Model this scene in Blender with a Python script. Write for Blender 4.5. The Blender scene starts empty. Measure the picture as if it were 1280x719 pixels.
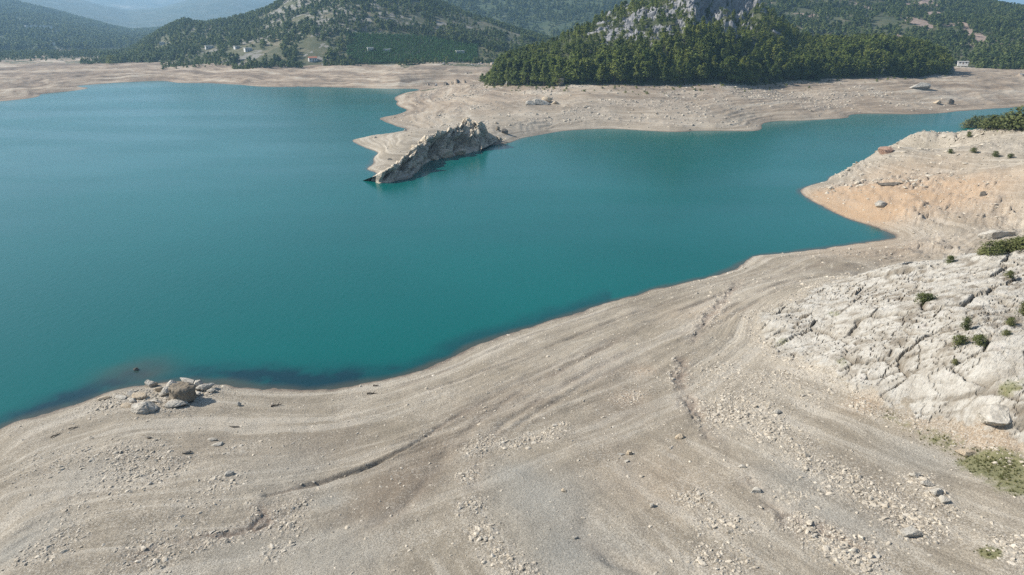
import bpy, math, random
import numpy as np
from mathutils import Vector, Matrix

random.seed(7)
RNG = np.random.default_rng(11)
sc = bpy.context.scene
COL = sc.collection

# ---------------------------------------------------------------- camera model
CAM_H = 50.0                      # metres above the lake
FPX = 865.0                       # focal length in pixels of a 1280 x 719 frame
HORIZON = 40.0
PITCH = math.atan((359.5 - HORIZON) / FPX)
CP, SP = math.cos(PITCH), math.sin(PITCH)

def az_el(u, v):
    """pixel of the 1280x719 frame -> azimuth (from +Y, to the right) and tangent of elevation"""
    u = np.asarray(u, float); v = np.asarray(v, float)
    x = u - 640.0
    y = FPX * CP + (359.5 - v) * SP
    z = -FPX * SP + (359.5 - v) * CP
    return np.arctan2(x, y), z / np.hypot(x, y)

def on_plane(u, v, z):
    a, t = az_el(u, v)
    r = (z - CAM_H) / t
    return a, r

def xy(a, r):
    return r * np.sin(a), r * np.cos(a)

# ---------------------------------------------------------------- noise
def _hash(ix, iy, seed):
    with np.errstate(over='ignore'):
        h = (ix.astype(np.int64).astype(np.uint32) * np.uint32(374761393)
             + iy.astype(np.int64).astype(np.uint32) * np.uint32(668265263)
             + np.uint32((seed * 2246822519) & 0xffffffff))
        h = (h ^ (h >> np.uint32(13))) * np.uint32(1274126177)
        h = (h ^ (h >> np.uint32(16))) * np.uint32(2654435769)
        h = h ^ (h >> np.uint32(15))
    return h.astype(np.float64) / 4294967295.0

def vnoise(x, y, seed=0):
    x = np.asarray(x, float); y = np.asarray(y, float)
    ix = np.floor(x); iy = np.floor(y)
    fx = x - ix; fy = y - iy
    fx = fx * fx * fx * (fx * (fx * 6 - 15) + 10); fy = fy * fy * fy * (fy * (fy * 6 - 15) + 10)
    a = _hash(ix, iy, seed); b = _hash(ix + 1, iy, seed)
    c = _hash(ix, iy + 1, seed); d = _hash(ix + 1, iy + 1, seed)
    return (a + (b - a) * fx + (c - a) * fy + (a - b - c + d) * fx * fy) * 2 - 1

def fbm(x, y, octv=4, seed=0, gain=0.5):
    s = 0; amp = 1; tot = 0
    for k in range(octv):
        s = s + amp * vnoise(x + 17.3 * k, y - 9.1 * k, seed + k); tot += amp
        x, y = 1.62 * x + 1.2 * y, -1.2 * x + 1.62 * y
        amp *= gain
    return s / tot

def ridged(x, y, octv=4, seed=0, gain=0.55):
    s = 0; amp = 1; tot = 0
    for k in range(octv):
        s = s + amp * (1 - 2 * np.abs(vnoise(x + 5.7 * k, y + 3.3 * k, seed + k))); tot += amp
        x, y = 1.62 * x + 1.2 * y, -1.2 * x + 1.62 * y
        amp *= gain
    return s / tot

def worley(x, y, seed=0):
    """F1, F2 and the offset and random values of the nearest cell"""
    ix = np.floor(x); iy = np.floor(y)
    f1 = np.full(x.shape, 9.0); f2 = np.full(x.shape, 9.0)
    bx = np.zeros(x.shape); by = np.zeros(x.shape); bi = np.zeros(x.shape); bj = np.zeros(x.shape)
    for i in (-1, 0, 1):
        for j in (-1, 0, 1):
            cx = ix + i; cy = iy + j
            px = cx + _hash(cx, cy, seed); py = cy + _hash(cx, cy, seed + 71)
            d = np.hypot(x - px, y - py)
            closer = d < f1
            f2 = np.where(closer, f1, np.minimum(f2, d))
            f1 = np.where(closer, d, f1)
            bx = np.where(closer, x - px, bx); by = np.where(closer, y - py, by)
            bi = np.where(closer, cx, bi); bj = np.where(closer, cy, bj)
    return f1, f2, bx, by, bi, bj

def facets(x, y, seed, tilt=1.0, cw=0.10):
    """angular blocks: every cell a tilted plane at its own height, fissures between them"""
    f1, f2, bx, by, bi, bj = worley(x, y, seed)
    h = _hash(bi, bj, seed + 5) - 0.5
    tx = _hash(bi, bj, seed + 6) - 0.5; ty = _hash(bi, bj, seed + 7) - 0.5
    crack = np.exp(-((f2 - f1) / cw) ** 2)
    return h + tilt * (tx * bx + ty * by), crack

def sstep(a, b, x):
    t = np.clip((x - a) / (b - a), 0, 1)
    return t * t * (3 - 2 * t)

# ---------------------------------------------------------------- base relief: reservoir bed and banks
P = []                                           # azimuth, ln(distance), height
def ctl(u, v, z):
    a, r = on_plane(u, v, z); P.append((float(a), math.log(float(r)), z))
def ctl_polar(az_deg, r, z):
    P.append((math.radians(az_deg), math.log(r), z))
def ctl_ray(u, v, r, z):
    a, _ = az_el(u, v); P.append((float(a), math.log(r), z))

NEAR_SHORE = [(0,535),(40,522),(90,508),(130,492),(165,483),(200,478),(240,477),(285,481),(330,486),(390,488),
              (440,483),(500,470),(550,452),(600,430),(650,412),(700,398),(760,378),(820,362),(870,350),
              (915,338),(930,328),(945,320),(1000,314),(1060,306),(1119,297),(1105,288),(1085,281),(1060,274),
              (1035,262),(1012,250),(1001,237)]
FAR_SHORE = [(0,127),(50,118),(95,108),(140,104),(200,101),(230,104),(260,104),(300,106),(350,109),(400,109),(450,110),
             (500,111),(545,107),(523,113),(496,127),(508,137),(474,148),(490,156),(509,162),(475,169),(441,175),(455,184),
             (466,194),(460,213),(466,229),(490,230),(521,217),(534,204),(550,199),(571,196),(606,187),(630,180),
             (654,172),(678,168),(702,164),(730,162),(760,161),(800,163),(850,165),(900,164),(940,164),(952,157),
             (1000,151),(1060,147),(1130,143),(1200,139),(1240,136),(1280,134),(1340,131)]
for u, v in NEAR_SHORE + FAR_SHORE: ctl(u, v, -1.0 if 465 < u < 607 and v > 186 and (u, v) in FAR_SHORE else 0.0)
for u, v, z in [(60,420,-8),(200,400,-8),(400,400,-8),(60,490,-3),(250,440,-4),(420,450,-4),(560,400,-6),(700,340,-8),(850,300,-8),(900,320,-4),
                (1000,290,-4),(1060,292,-1.2),(950,240,-8),(850,200,-8),(750,200,-6),(650,210,-6),(560,240,-6),(600,300,-8),(400,300,-8),
                (200,250,-8),(60,200,-8),(60,300,-8),(200,160,-7),(350,150,-7),(300,120,-4),(150,120,-4),(420,125,-4),(400,190,-6),
                (440,240,-6),(900,175,-4),(1000,165,-5),(1100,157,-5),(1000,200,-7),(40,150,-7),(460,120,-3),(490,143,-.8),(480,162,-.8)]:
    ctl(u, v, z)
# near bank
for u, v, z in [(0,719,5.5),(0,620,3.2),(160,719,6.0),(330,719,6.6),(330,620,4.2),(180,600,3.4),(120,540,1.6),(230,520,1.5),(330,540,1.9),
                (480,719,7.4),(480,600,4.8),(480,530,2.2),(640,719,8.2),(600,520,3.6),(640,600,6.2),(700,470,3.2),(760,560,6.4),(800,719,9.0),(850,600,7.8),
                (780,430,3.2),(850,480,5.2),(860,400,3.4),(950,719,9.8),(950,600,8.9),(960,500,7.4),(930,420,5.2),(900,370,2.6),
                (960,345,2.2),(1000,350,3.6),(1060,330,3.3),(1110,312,2.0),(1160,300,2.2),(1200,292,2.8),(1280,285,4.5),
                (1280,719,12),(1100,719,10.6),(1100,620,10.0),(1050,540,9.0),(1200,640,11.2),(1280,600,12.2),(1000,430,7.2),
                (1050,480,9.2),(1140,525,10.4),(1215,550,11.4),(1280,572,12.2),
                (1050,352,6.4),(1110,337,10.0),(1170,325,13.2),(1215,318,15.8),(1280,303,18.5),(1150,400,14.2),(1060,400,10.2),(1060,440,10.2),
                (1220,440,16.2),(1280,420,18.0),(1150,470,12.6),(1280,500,15.5)]:
    ctl(u, v, z)
for u, r, z in [(1110,150,3.2),(1170,155,3.6),(1215,162,4.6),(1280,165,6.0)]: ctl_ray(u, 310, r, z)
# right-hand spit
for u, v, z in [(1025,229,.5),(1045,218,1.2),(1065,208,2.0),(1082,202,2.8)]: ctl(u, v, z)
for u, v, r, z in [(1025,228,275,-1.5),(1045,217,288,-1.5),(1065,207,300,-1.5),(1082,201,306,-1.5)]: ctl_ray(u, v, r, z)
for u, v, z in [(1040,240,1.8),(1080,225,2.8),(1060,258,1.0),(1100,255,3.2),(1150,262,4.2),(1130,225,5.6),(1200,250,6.0),(1200,210,8.6),(1250,265,6.0),
                (1280,250,9.0),(1280,200,13.0),(1100,196,4.4),(1150,174,8.0),(1200,163,12.0),(1280,150,17.0),(1240,180,12.5),(1340,200,16)]:
    ctl(u, v, z)
for u, v, r, z in [(1100,196,310,-1),(1150,174,335,-1),(1200,163,360,-1),(1280,150,395,-1),(1340,150,430,0)]: ctl_ray(u, v, r, z)
# far bank and middle peninsula
for u, v, z in [(490,215,2.5),(480,185,1.5),(510,180,4.5),(540,165,5.5),(560,148,4.5),(530,150,2.6),(600,140,6),(640,155,4.5),(600,112,10),(560,122,6),
                (640,120,9.5),(700,140,6.5),(700,112,13),(800,110,14),(800,140,6.0),(900,110,14),(900,140,5.5),(1000,104,14),(1000,130,5),
                (1100,100,14.5),(1100,122,6.5),(1185,97,14),(1200,120,5.5),(1280,118,5.0),(1280,95,11),(1230,82,14),(1320,80,15),
                (500,98,7),(540,88,12),(450,82,12),(450,97,6),(350,98,5),(350,82,12),(260,80,12),(260,92,6),(200,84,8),(140,84,8),(140,96,4),
                (545,100,4),(575,104,7.5),(522,104,2.5),(60,92,6.5),(60,105,4.5),(0,98,7.5),(0,115,4),(0,82,6),(100,76,8.5),(200,76,9),(0,74,9),(560,84,13)]:
    ctl(u, v, z)
for a in (-36, -30, -20, -12):
    ctl_polar(a, 1500, 11); ctl_polar(a, 2600, 14); ctl_polar(a, 9000, 30)
for a in (-5, 5, 15, 25, 36):
    ctl_polar(a, 1100, 14); ctl_polar(a, 2600, 20); ctl_polar(a, 9000, 30)
for a in (-50, -70):
    ctl_polar(a, 70, 2.5); ctl_polar(a, 110, -5); ctl_polar(a, 300, -8); ctl_polar(a, 500, -6); ctl_polar(a, 800, 4); ctl_polar(a, 2500, 14); ctl_polar(a, 9000, 30)
for a in (48, 65, 90):
    ctl_polar(a, 45, 12.5); ctl_polar(a, 90, 18); ctl_polar(a, 200, 22); ctl_polar(a, 420, 24); ctl_polar(a, 2500, 30); ctl_polar(a, 9000, 30)
for a in (-100, -140, 130, 175, -175):
    ctl_polar(a, 60, 12); ctl_polar(a, 300, 20); ctl_polar(a, 2500, 30); ctl_polar(a, 9000, 30)
for a in range(-175, 180, 25): ctl_polar(a, 10, 10.5); ctl_polar(a, 28, 10.3)

P = np.array(P)
_C = 0.012
_D = np.hypot(P[:, None, 0] - P[None, :, 0], P[:, None, 1] - P[None, :, 1])
_A = np.sqrt(_D ** 2 + _C ** 2)
_n = len(P)
_M = np.zeros((_n + 1, _n + 1)); _M[:_n, :_n] = _A; _M[:_n, _n] = 1; _M[_n, :_n] = 1
_W = np.linalg.lstsq(_M, np.append(P[:, 2], 0), rcond=None)[0]
# table of the base relief on a log-polar lattice, finer inside the field of view
TA = np.concatenate([np.radians(np.linspace(-180, -48, 67))[:-1], np.radians(np.linspace(-48, 48, 641)), np.radians(np.linspace(48, 180, 67))[1:]])
TL = np.linspace(math.log(6), math.log(16000), 620)
TZ = np.empty((len(TA), len(TL)))
for i0 in range(0, len(TA), 40):
    aa = TA[i0:i0 + 40, None, None]
    d2 = (aa - P[None, None, :, 0]) ** 2 + (TL[None, :, None] - P[None, None, :, 1]) ** 2
    TZ[i0:i0 + 40] = np.sqrt(d2 + _C ** 2) @ _W[:_n] + _W[_n]
_b = sstep(math.radians(140), math.radians(178), np.abs(TA))[:, None]
TZ = TZ * (1 - _b) + 14 * _b
AI = np.arange(len(TA))

def base(a, r):
    fa = np.clip(np.interp(a, TA, AI), 0, len(TA) - 1.001); fl = np.clip((np.log(np.maximum(r, 6)) - TL[0]) / (TL[1] - TL[0]), 0, len(TL) - 1.001)
    i = fa.astype(int); j = fl.astype(int); s = fa - i; t = fl - j
    return (TZ[i, j] * (1 - s) + TZ[i + 1, j] * s) * (1 - t) + (TZ[i, j + 1] * (1 - s) + TZ[i + 1, j + 1] * s) * t

def unproject(u, v):
    """where the ray through a pixel meets the base relief -> x, y"""
    a, t = az_el(u, v); a = float(a); t = float(t)
    r = np.exp(np.linspace(math.log(20), math.log(3000), 4000))
    gap = (CAM_H + r * t) - np.maximum(base(np.full_like(r, a), r), -0.02)
    k = int(np.argmax(gap < 0)) or len(r) - 1
    rr = r[k]
    return rr * math.sin(a), rr * math.cos(a)

# ---------------------------------------------------------------- features of the banks
def poly(pts): return np.array([unproject(u, v) for u, v in pts])
def smooth(p, n=3):
    for _ in range(n):
        q = [p[0]]
        for k in range(len(p) - 1):
            q += [p[k] * .75 + p[k + 1] * .25, p[k] * .25 + p[k + 1] * .75]
        q.append(p[-1]); p = np.array(q)
    return p
def dist_line(x, y, p, rng=8.0):
    d = np.full(x.shape, 99.0)
    m = (x > p[:, 0].min() - rng) & (x < p[:, 0].max() + rng) & (y > p[:, 1].min() - rng) & (y < p[:, 1].max() + rng)
    if not m.any(): return d
    xs = x[m]; ys = y[m]; dd = np.full(xs.shape, 99.0)
    for k in range(len(p) - 1):
        ax, ay = p[k]; bx, by = p[k + 1]; ex, ey = bx - ax, by - ay; L = ex * ex + ey * ey + 1e-9
        t = np.clip(((xs - ax) * ex + (ys - ay) * ey) / L, 0, 1)
        dd = np.minimum(dd, np.hypot(xs - ax - t * ex, ys - ay - t * ey))
    d[m] = dd
    return d
def inside(x, y, p):
    c = np.zeros(x.shape, bool); n = len(p)
    for k in range(n):
        x1, y1 = p[k]; x2, y2 = p[(k + 1) % n]
        hit = ((y1 > y) != (y2 > y)) & (x < (x2 - x1) * (y - y1) / (y2 - y1 + 1e-12) + x1)
        c ^= hit
    return c

# (pixels, width in metres, depth, dark soil)
TRACKS = [([(1230,296),(1150,306),(1060,322),(960,346),(880,376),(800,406),(720,446),(660,472),(600,502),(560,526),(520,556),(470,582),(400,604),(330,622)], .5, .09, .35),
          ([(600,505),(560,526),(520,556),(470,582),(400,604),(335,621)], .32, .26, .9),
          ([(1200,300),(1120,315),(1010,335),(930,356),(850,388),(780,420),(690,468),(640,494),(600,526),(575,550),(540,592),(500,640),(440,672)], .6, .14, .65),
          ([(1220,292),(1100,312),(980,332),(880,362),(800,390),(720,420),(660,445),(600,466),(540,488)], .4, .14, .5),
          ([(1000,322),(920,345),(840,366),(760,388),(690,410),(620,436),(560,462),(500,484)], .35, .12, .5),
          ([(1160,312),(1060,332),(980,352),(930,375),(880,405),(800,434),(740,462),(680,496),(620,536),(600,572),(590,610)], .6, .14, .65),
          ([(1190,310),(1090,332),(1000,350),(940,382),(860,424),(790,452),(720,486),(660,522),(630,545)], .5, .16, .5),
          ([(800,470),(770,500),(755,530),(760,560)], 1.6, .15, .35),
          ([(735,640),(728,655),(735,675),(760,695),(800,712)], .7, .22, .4)]
GULLIES = [([(925,350),(905,375),(882,400),(868,430),(850,462),(855,490),(868,515),(878,540),(905,565),(925,588),(945,620),(985,645),(1040,668),(1100,700)], .55, .30),
           ([(872,520),(858,538),(846,549)], .5, .4),
           ([(334,630),(326,636),(332,648),(318,660),(280,670),(220,678),(180,690),(160,706)], .5, .18)]
TRACKS = [(smooth(poly(p), 2), w, d, c) for p, w, d, c in TRACKS]
GULLIES = [(smooth(poly(p), 2), w, d) for p, w, d in GULLIES]
SPIT_TRACK = smooth(poly([(1118,232),(1150,236),(1190,242),(1230,252),(1250,257)]), 2)
OUTCROP = poly([(950,398),(1000,374),(1035,353),(1100,339),(1160,327),(1200,320),(1279,305)])
OUTCROP = np.concatenate([OUTCROP, [[140, 110], [120, 40], [70, 36]], poly([(1279,570),(1215,549),(1140,526),(1080,506),(1050,482),(1015,452),(975,432),(950,412)])])

def blob(u, v, rpx, k=1.0):
    x, y = unproject(u, v); s = math.hypot(math.hypot(x, y), CAM_H) / FPX
    return x, y, rpx * s, k
STONY = [blob(*b) for b in [(180,495,16,2.2),(235,490,22,2.0),(205,500,18,1.8),(155,498,16,1.8),(262,487,14,1.6),(60,580,50,.7),(160,575,50,.8),(200,590,40,.7),(290,600,30,.8),(250,640,60,.5),(100,640,60,.6),(370,630,24,1.1),(360,660,26,1.2),(345,690,22,1.1),
        (690,543,22,1.2),(655,552,20,1.3),(615,553,20,1.4),(592,566,18,1.5),(584,595,18,1.6),(590,630,20,1.5),(602,660,20,1.5),(620,688,22,1.5),(645,712,24,1.4),(670,735,26,1.4),
        (700,530,14,.9),(805,466,18,1.0),(785,495,20,1.2),(905,470,50,.9),(930,510,45,1.0),(900,520,30,1.1),(965,540,35,1.1),(1010,575,35,1.1),(1060,605,35,1.1),(1110,630,32,1.1),
        (1145,600,16,1.8),(1165,620,14,1.9),(1180,634,12,1.9),(1150,655,22,1.6),(868,618,26,1.4),(890,650,24,1.0),(900,700,40,1.1),(930,655,18,.9),(1000,655,22,1.4),(1040,680,24,1.5),(1080,700,26,1.4),
        (1275,690,26,1.5),(990,470,30,1.0),(960,430,30,1.0),(1020,500,26,.8),(1130,670,20,1.0),(560,490,40,.5),(440,500,40,.4),(230,505,40,.8),(170,500,30,.9),(120,510,30,.7),
        (880,350,20,.6),(925,335,16,.9),(990,620,20,1.0),(60,690,30,1.0),(180,700,40,1.0),(300,560,30,.5)]]
SILT = [blob(*b) for b in [(680,620,60,1.0),(640,590,30,.6),(720,690,60,1.0),(420,690,60,.6),(20,690,30,.9),(60,655,24,.6),(110,590,30,.4),(300,690,50,.5),(990,600,40,.6),(1090,660,30,.5),(1030,640,24,.5),(1150,570,40,.6),(410,625,20,.7),(360,590,60,.4)]]
BROWN = [blob(*b) for b in [(505,600,50,1.0),(545,560,40,.8),(460,640,40,.8),(590,520,40,.5),(790,505,40,.6),(750,470,50,.4),(400,560,60,.5),(650,500,60,.5),(330,650,30,.5),(1130,650,40,.5),(1100,600,50,.3),(250,560,60,.3)]]  # brown earth, with brown shadows right of centre put into the colour
OCHRE = [blob(*b) for b in [(1080,245,60,1.3),(1050,240,30,1.4),(1120,250,50,1.2),(1180,248,40,.8),(1050,262,26,1.0),(1100,270,26,.8),(1150,225,50,.7),(1200,235,50,.6),(1250,225,50,.5),(1180,200,40,.35),(1240,270,40,.5),(1110,215,30,.5),(785,495,16,.6),(805,462,16,.5),(1210,545,24,.6),(1260,560,22,.5),(1150,528,20,.4),(1080,505,18,.7),(870,390,40,.3),(820,600,80,.25),(1060,315,60,.4),(1140,305,60,.5),(660,120,50,.25),(1240,110,60,.5),(1100,265,40,.4)]]
GRASSY = [blob(*b) for b in [(1255,585,26,1.2),(1225,580,22,.9),(1270,610,22,.9),(1165,545,18,.6),(1130,532,16,.5),(1190,555,16,.5),(1237,694,11,1.3),(1262,492,12,1.0),(1050,460,12,.7),(1000,492,10,.4),(1045,392,12,.7),(975,432,12,.8),(930,380,14,.5),(1110,520,12,.5),(1090,505,9,.5),(1120,392,9,.5)]]
def blobs(x, y, lst):
    s = np.zeros(x.shape)
    for bx, by, r, k in lst:
        m = (np.abs(x - bx) < 2.6 * r) & (np.abs(y - by) < 2.6 * r)
        if m.any(): s[m] += k * np.exp(-((x[m] - bx) ** 2 + (y[m] - by) ** 2) / (r * r))
    return s

# ---------------------------------------------------------------- hills: ridge line as seen from the lake bank
# each knot: pixel column, pixel row of the ridge, distance of the foot, distance of the ridge
def layer(knots, back, zb, power=1.5):
    K = np.array(knots, float)
    a, t = az_el(K[:, 0], K[:, 1])
    z = CAM_H + K[:, 3] * t
    return dict(a=a, z=z, rb=K[:, 2], rr=K[:, 3], back=back, zb=zb, p=power)
def foot(kn):
    """the foot of the rocky hill follows the row of pixels where its wood begins"""
    out = []
    for u, v, vf, dr in kn:
        rb = float(on_plane(u, vf, 13.0)[1]) - 4; out.append((u, v, rb, rb + dr))
    return out
LAYERS = [
  ('rocky_hill', layer(foot([(585,116,98,6),(600,108,100,30),(620,92,104,50),(640,80,106,80),(670,64,108,110),(700,49,110,135),(730,35,110,155),(760,20,110,175),(800,6,111,195),(840,-8,111,195),(880,-20,110,195),(920,-14,109,195),(950,8,108,185),
                 (985,40,106,170),(1010,60,105,160),(1050,64,103,130),(1100,62,101,110),(1150,66,99,95),(1180,77,97,65),(1196,96,96,14),(1206,104,96,6)]), 330, 14, 1.35)),
  ('forested_hill', layer([(100,76,1215,1300),(160,67,1180,1420),(185,50,1130,1500),(212,34,1080,1560),(230,27,1050,1560),(255,31,1010,1540),(290,26,950,1500),(330,14,915,1500),(380,-14,900,1480),(430,-28,895,1480),
                 (480,-20,895,1450),(530,-4,895,1400),(560,10,895,1350),(600,26,895,1300),(640,40,895,1250),(680,52,920,1200),(740,68,980,1120),(800,76,980,1050)], 900, 12, 1.5)),
  ('pine_ridge', layer([(820,60,1000,1400),(860,20,990,1500),(900,-12,980,1600),(950,-24,960,1650),(1000,-30,950,1700),(1060,-22,940,1700),(1110,-12,930,1700),(1160,-6,925,1700),(1200,3,920,1680),(1240,10,915,1650),(1280,15,910,1650),(1340,24,900,1650),(1420,20,900,1700)], 1200, 14, 1.25)),
  ('wooded_mountain', layer([(380,2,1700,2500),(440,-20,1650,2550),(500,-40,1600,2600),(600,-60,1600,2600),(700,-60,1600,2600),(800,-52,1600,2700),(900,-50,1700,2800),(1000,-30,1800,2900)], 2000, 20, 1.3)),
  ('hazy_hillside', layer([(-260,-20,1750,4000),(-100,0,1750,3900),(0,4,1800,3800),(40,12,1800,3700),(75,20,1800,3600),(110,29,1850,3600),(140,37,1900,3500),(165,42,1900,3500),(200,40,1900,3500),(260,36,1900,3500),(340,36,1900,3400),(420,44,1900,3300)], 2000, 12, 1.25)),
  ('blue_ridge', layer([(-260,-30,3600,6500),(-100,-24,3600,6500),(0,-20,3600,6500),(50,-12,3700,6500),(90,-3,3800,6400),(125,6,3900,6300),(160,14,4000,6200),(200,11,4000,6200),(240,0,4000,6300),(290,-6,4000,6400),(350,2,4000,6400),(420,24,4000,6300)], 2500, 16, 1.2)),
  ('distant_mountain', layer([(-400,-60,5500,11000),(-100,-50,5500,11000),(50,-38,5500,11000),(140,-28,5500,11000),(190,-20,5500,11000),(250,-14,5500,10800),(320,-24,5400,10600),(400,-50,5300,10500),(520,-80,5300,10500),(700,-40,5300,10500)], 5000, 20, 1.1)),
]
def layer_h(k, a, r, x, y, z0):
    L = LAYERS[k][1]
    zr = np.interp(a, L['a'], L['z']); rb = np.interp(a, L['a'], L['rb']); rr = np.interp(a, L['a'], L['rr'])
    e = sstep(math.radians(105), math.radians(75), np.abs(a))
    # flanks fall off beyond the outermost knots
    lo, hi = L['a'][0], L['a'][-1]
    if k not in (2, 4, 5, 6): e = e * sstep(.10, 0, lo - a) * sstep(.10, 0, a - hi)
    elif k == 2: e = e * sstep(.1, 0, lo - a)
    else: e = e * sstep(.1, 0, a - hi)
    t = (r - rb) / np.maximum(rr - rb, 1)
    up = 1 - (1 - np.clip(t, 0, 1)) ** L['p']
    b = np.clip((r - rr) / L['back'], 0, 1)
    prof = np.where(t < 1, up, 0.5 + 0.5 * np.cos(np.pi * b))
    rise = np.maximum(zr - L['zb'], 0) * np.maximum(prof, 0) * e
    sc_ = {0: 60., 1: 110., 2: 150., 3: 260., 4: 330., 5: 600., 6: 1200.}[k]
    n = fbm(x / sc_ + 3 * k, y / sc_, 5, 40 + 7 * k) * .55 + ridged(x / sc_ / 1.3, y / sc_ / 1.3, 4, 44 + 7 * k) * .45
    h = np.clip(z0, 0, L['zb'] + 6) - .4 + rise + n * {0: .10, 1: .16, 2: .18, 3: .20, 4: .20, 5: .20, 6: .22}[k] * np.minimum(rise, 4 * rise ** .7) * (1 - .75 * sstep(.75, 1.05, t) * (t < 1.3))
    if k == 0:
        # the cliff: a bright buttress, then a recess that the sun does not reach
        ua = lambda u: float(az_el(u, 30)[0])
        wob = .012 * fbm(x / 26, y / 26, 4, 91) + .004 * vnoise(x / 5, y / 5, 95)
        c = sstep(ua(860), ua(884), a + wob) * (1 - sstep(ua(938), ua(975), a + wob * 1.5)) * sstep(.30, .55, t) * sstep(1.06, .93, t + wob * 4)
        h = h - c * np.maximum(h - 38, 0) * np.clip(.50 + .7 * fbm(x / 16, y / 16, 4, 97), .1, .85)
        c2 = sstep(ua(846), ua(860), a + wob) * (1 - sstep(ua(866), ua(874), a)) * sstep(.2, .5, t) * sstep(1.3, .9, t)
        h = h + 7 * c2
        m = rock_mask(x, y, a, t)
        f, ck = facets(x / 9, y / 9, 210, 1.4); g, ck2 = facets(x / 3.6, y / 3.6, 230, 1.2)
        h = h + m * (5.5 * f + 2.0 * g - 1.5 * ck - .7 * ck2)
    h = np.where(t < 0, -50, h)
    return np.where(e > .02, h, -50), np.where(e > .02, t, -9)

def rock_mask(x, y, a, t):
    ua = lambda u: float(az_el(u, 30)[0])
    n = fbm(x / 26, y / 26, 4, 77) + .75 * fbm(x / 6, y / 6, 3, 79)
    region = sstep(ua(680), ua(800), a) * sstep(ua(985), ua(930), a) * sstep(.12, .4, t)
    cliff = sstep(ua(840), ua(870), a) * sstep(ua(950), ua(915), a) * sstep(.2, .4, t)
    return np.clip(sstep(-.04, .12, n - .56 + .62 * region + .20 * cliff), 0, 1) * sstep(.02, .1, t)

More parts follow.
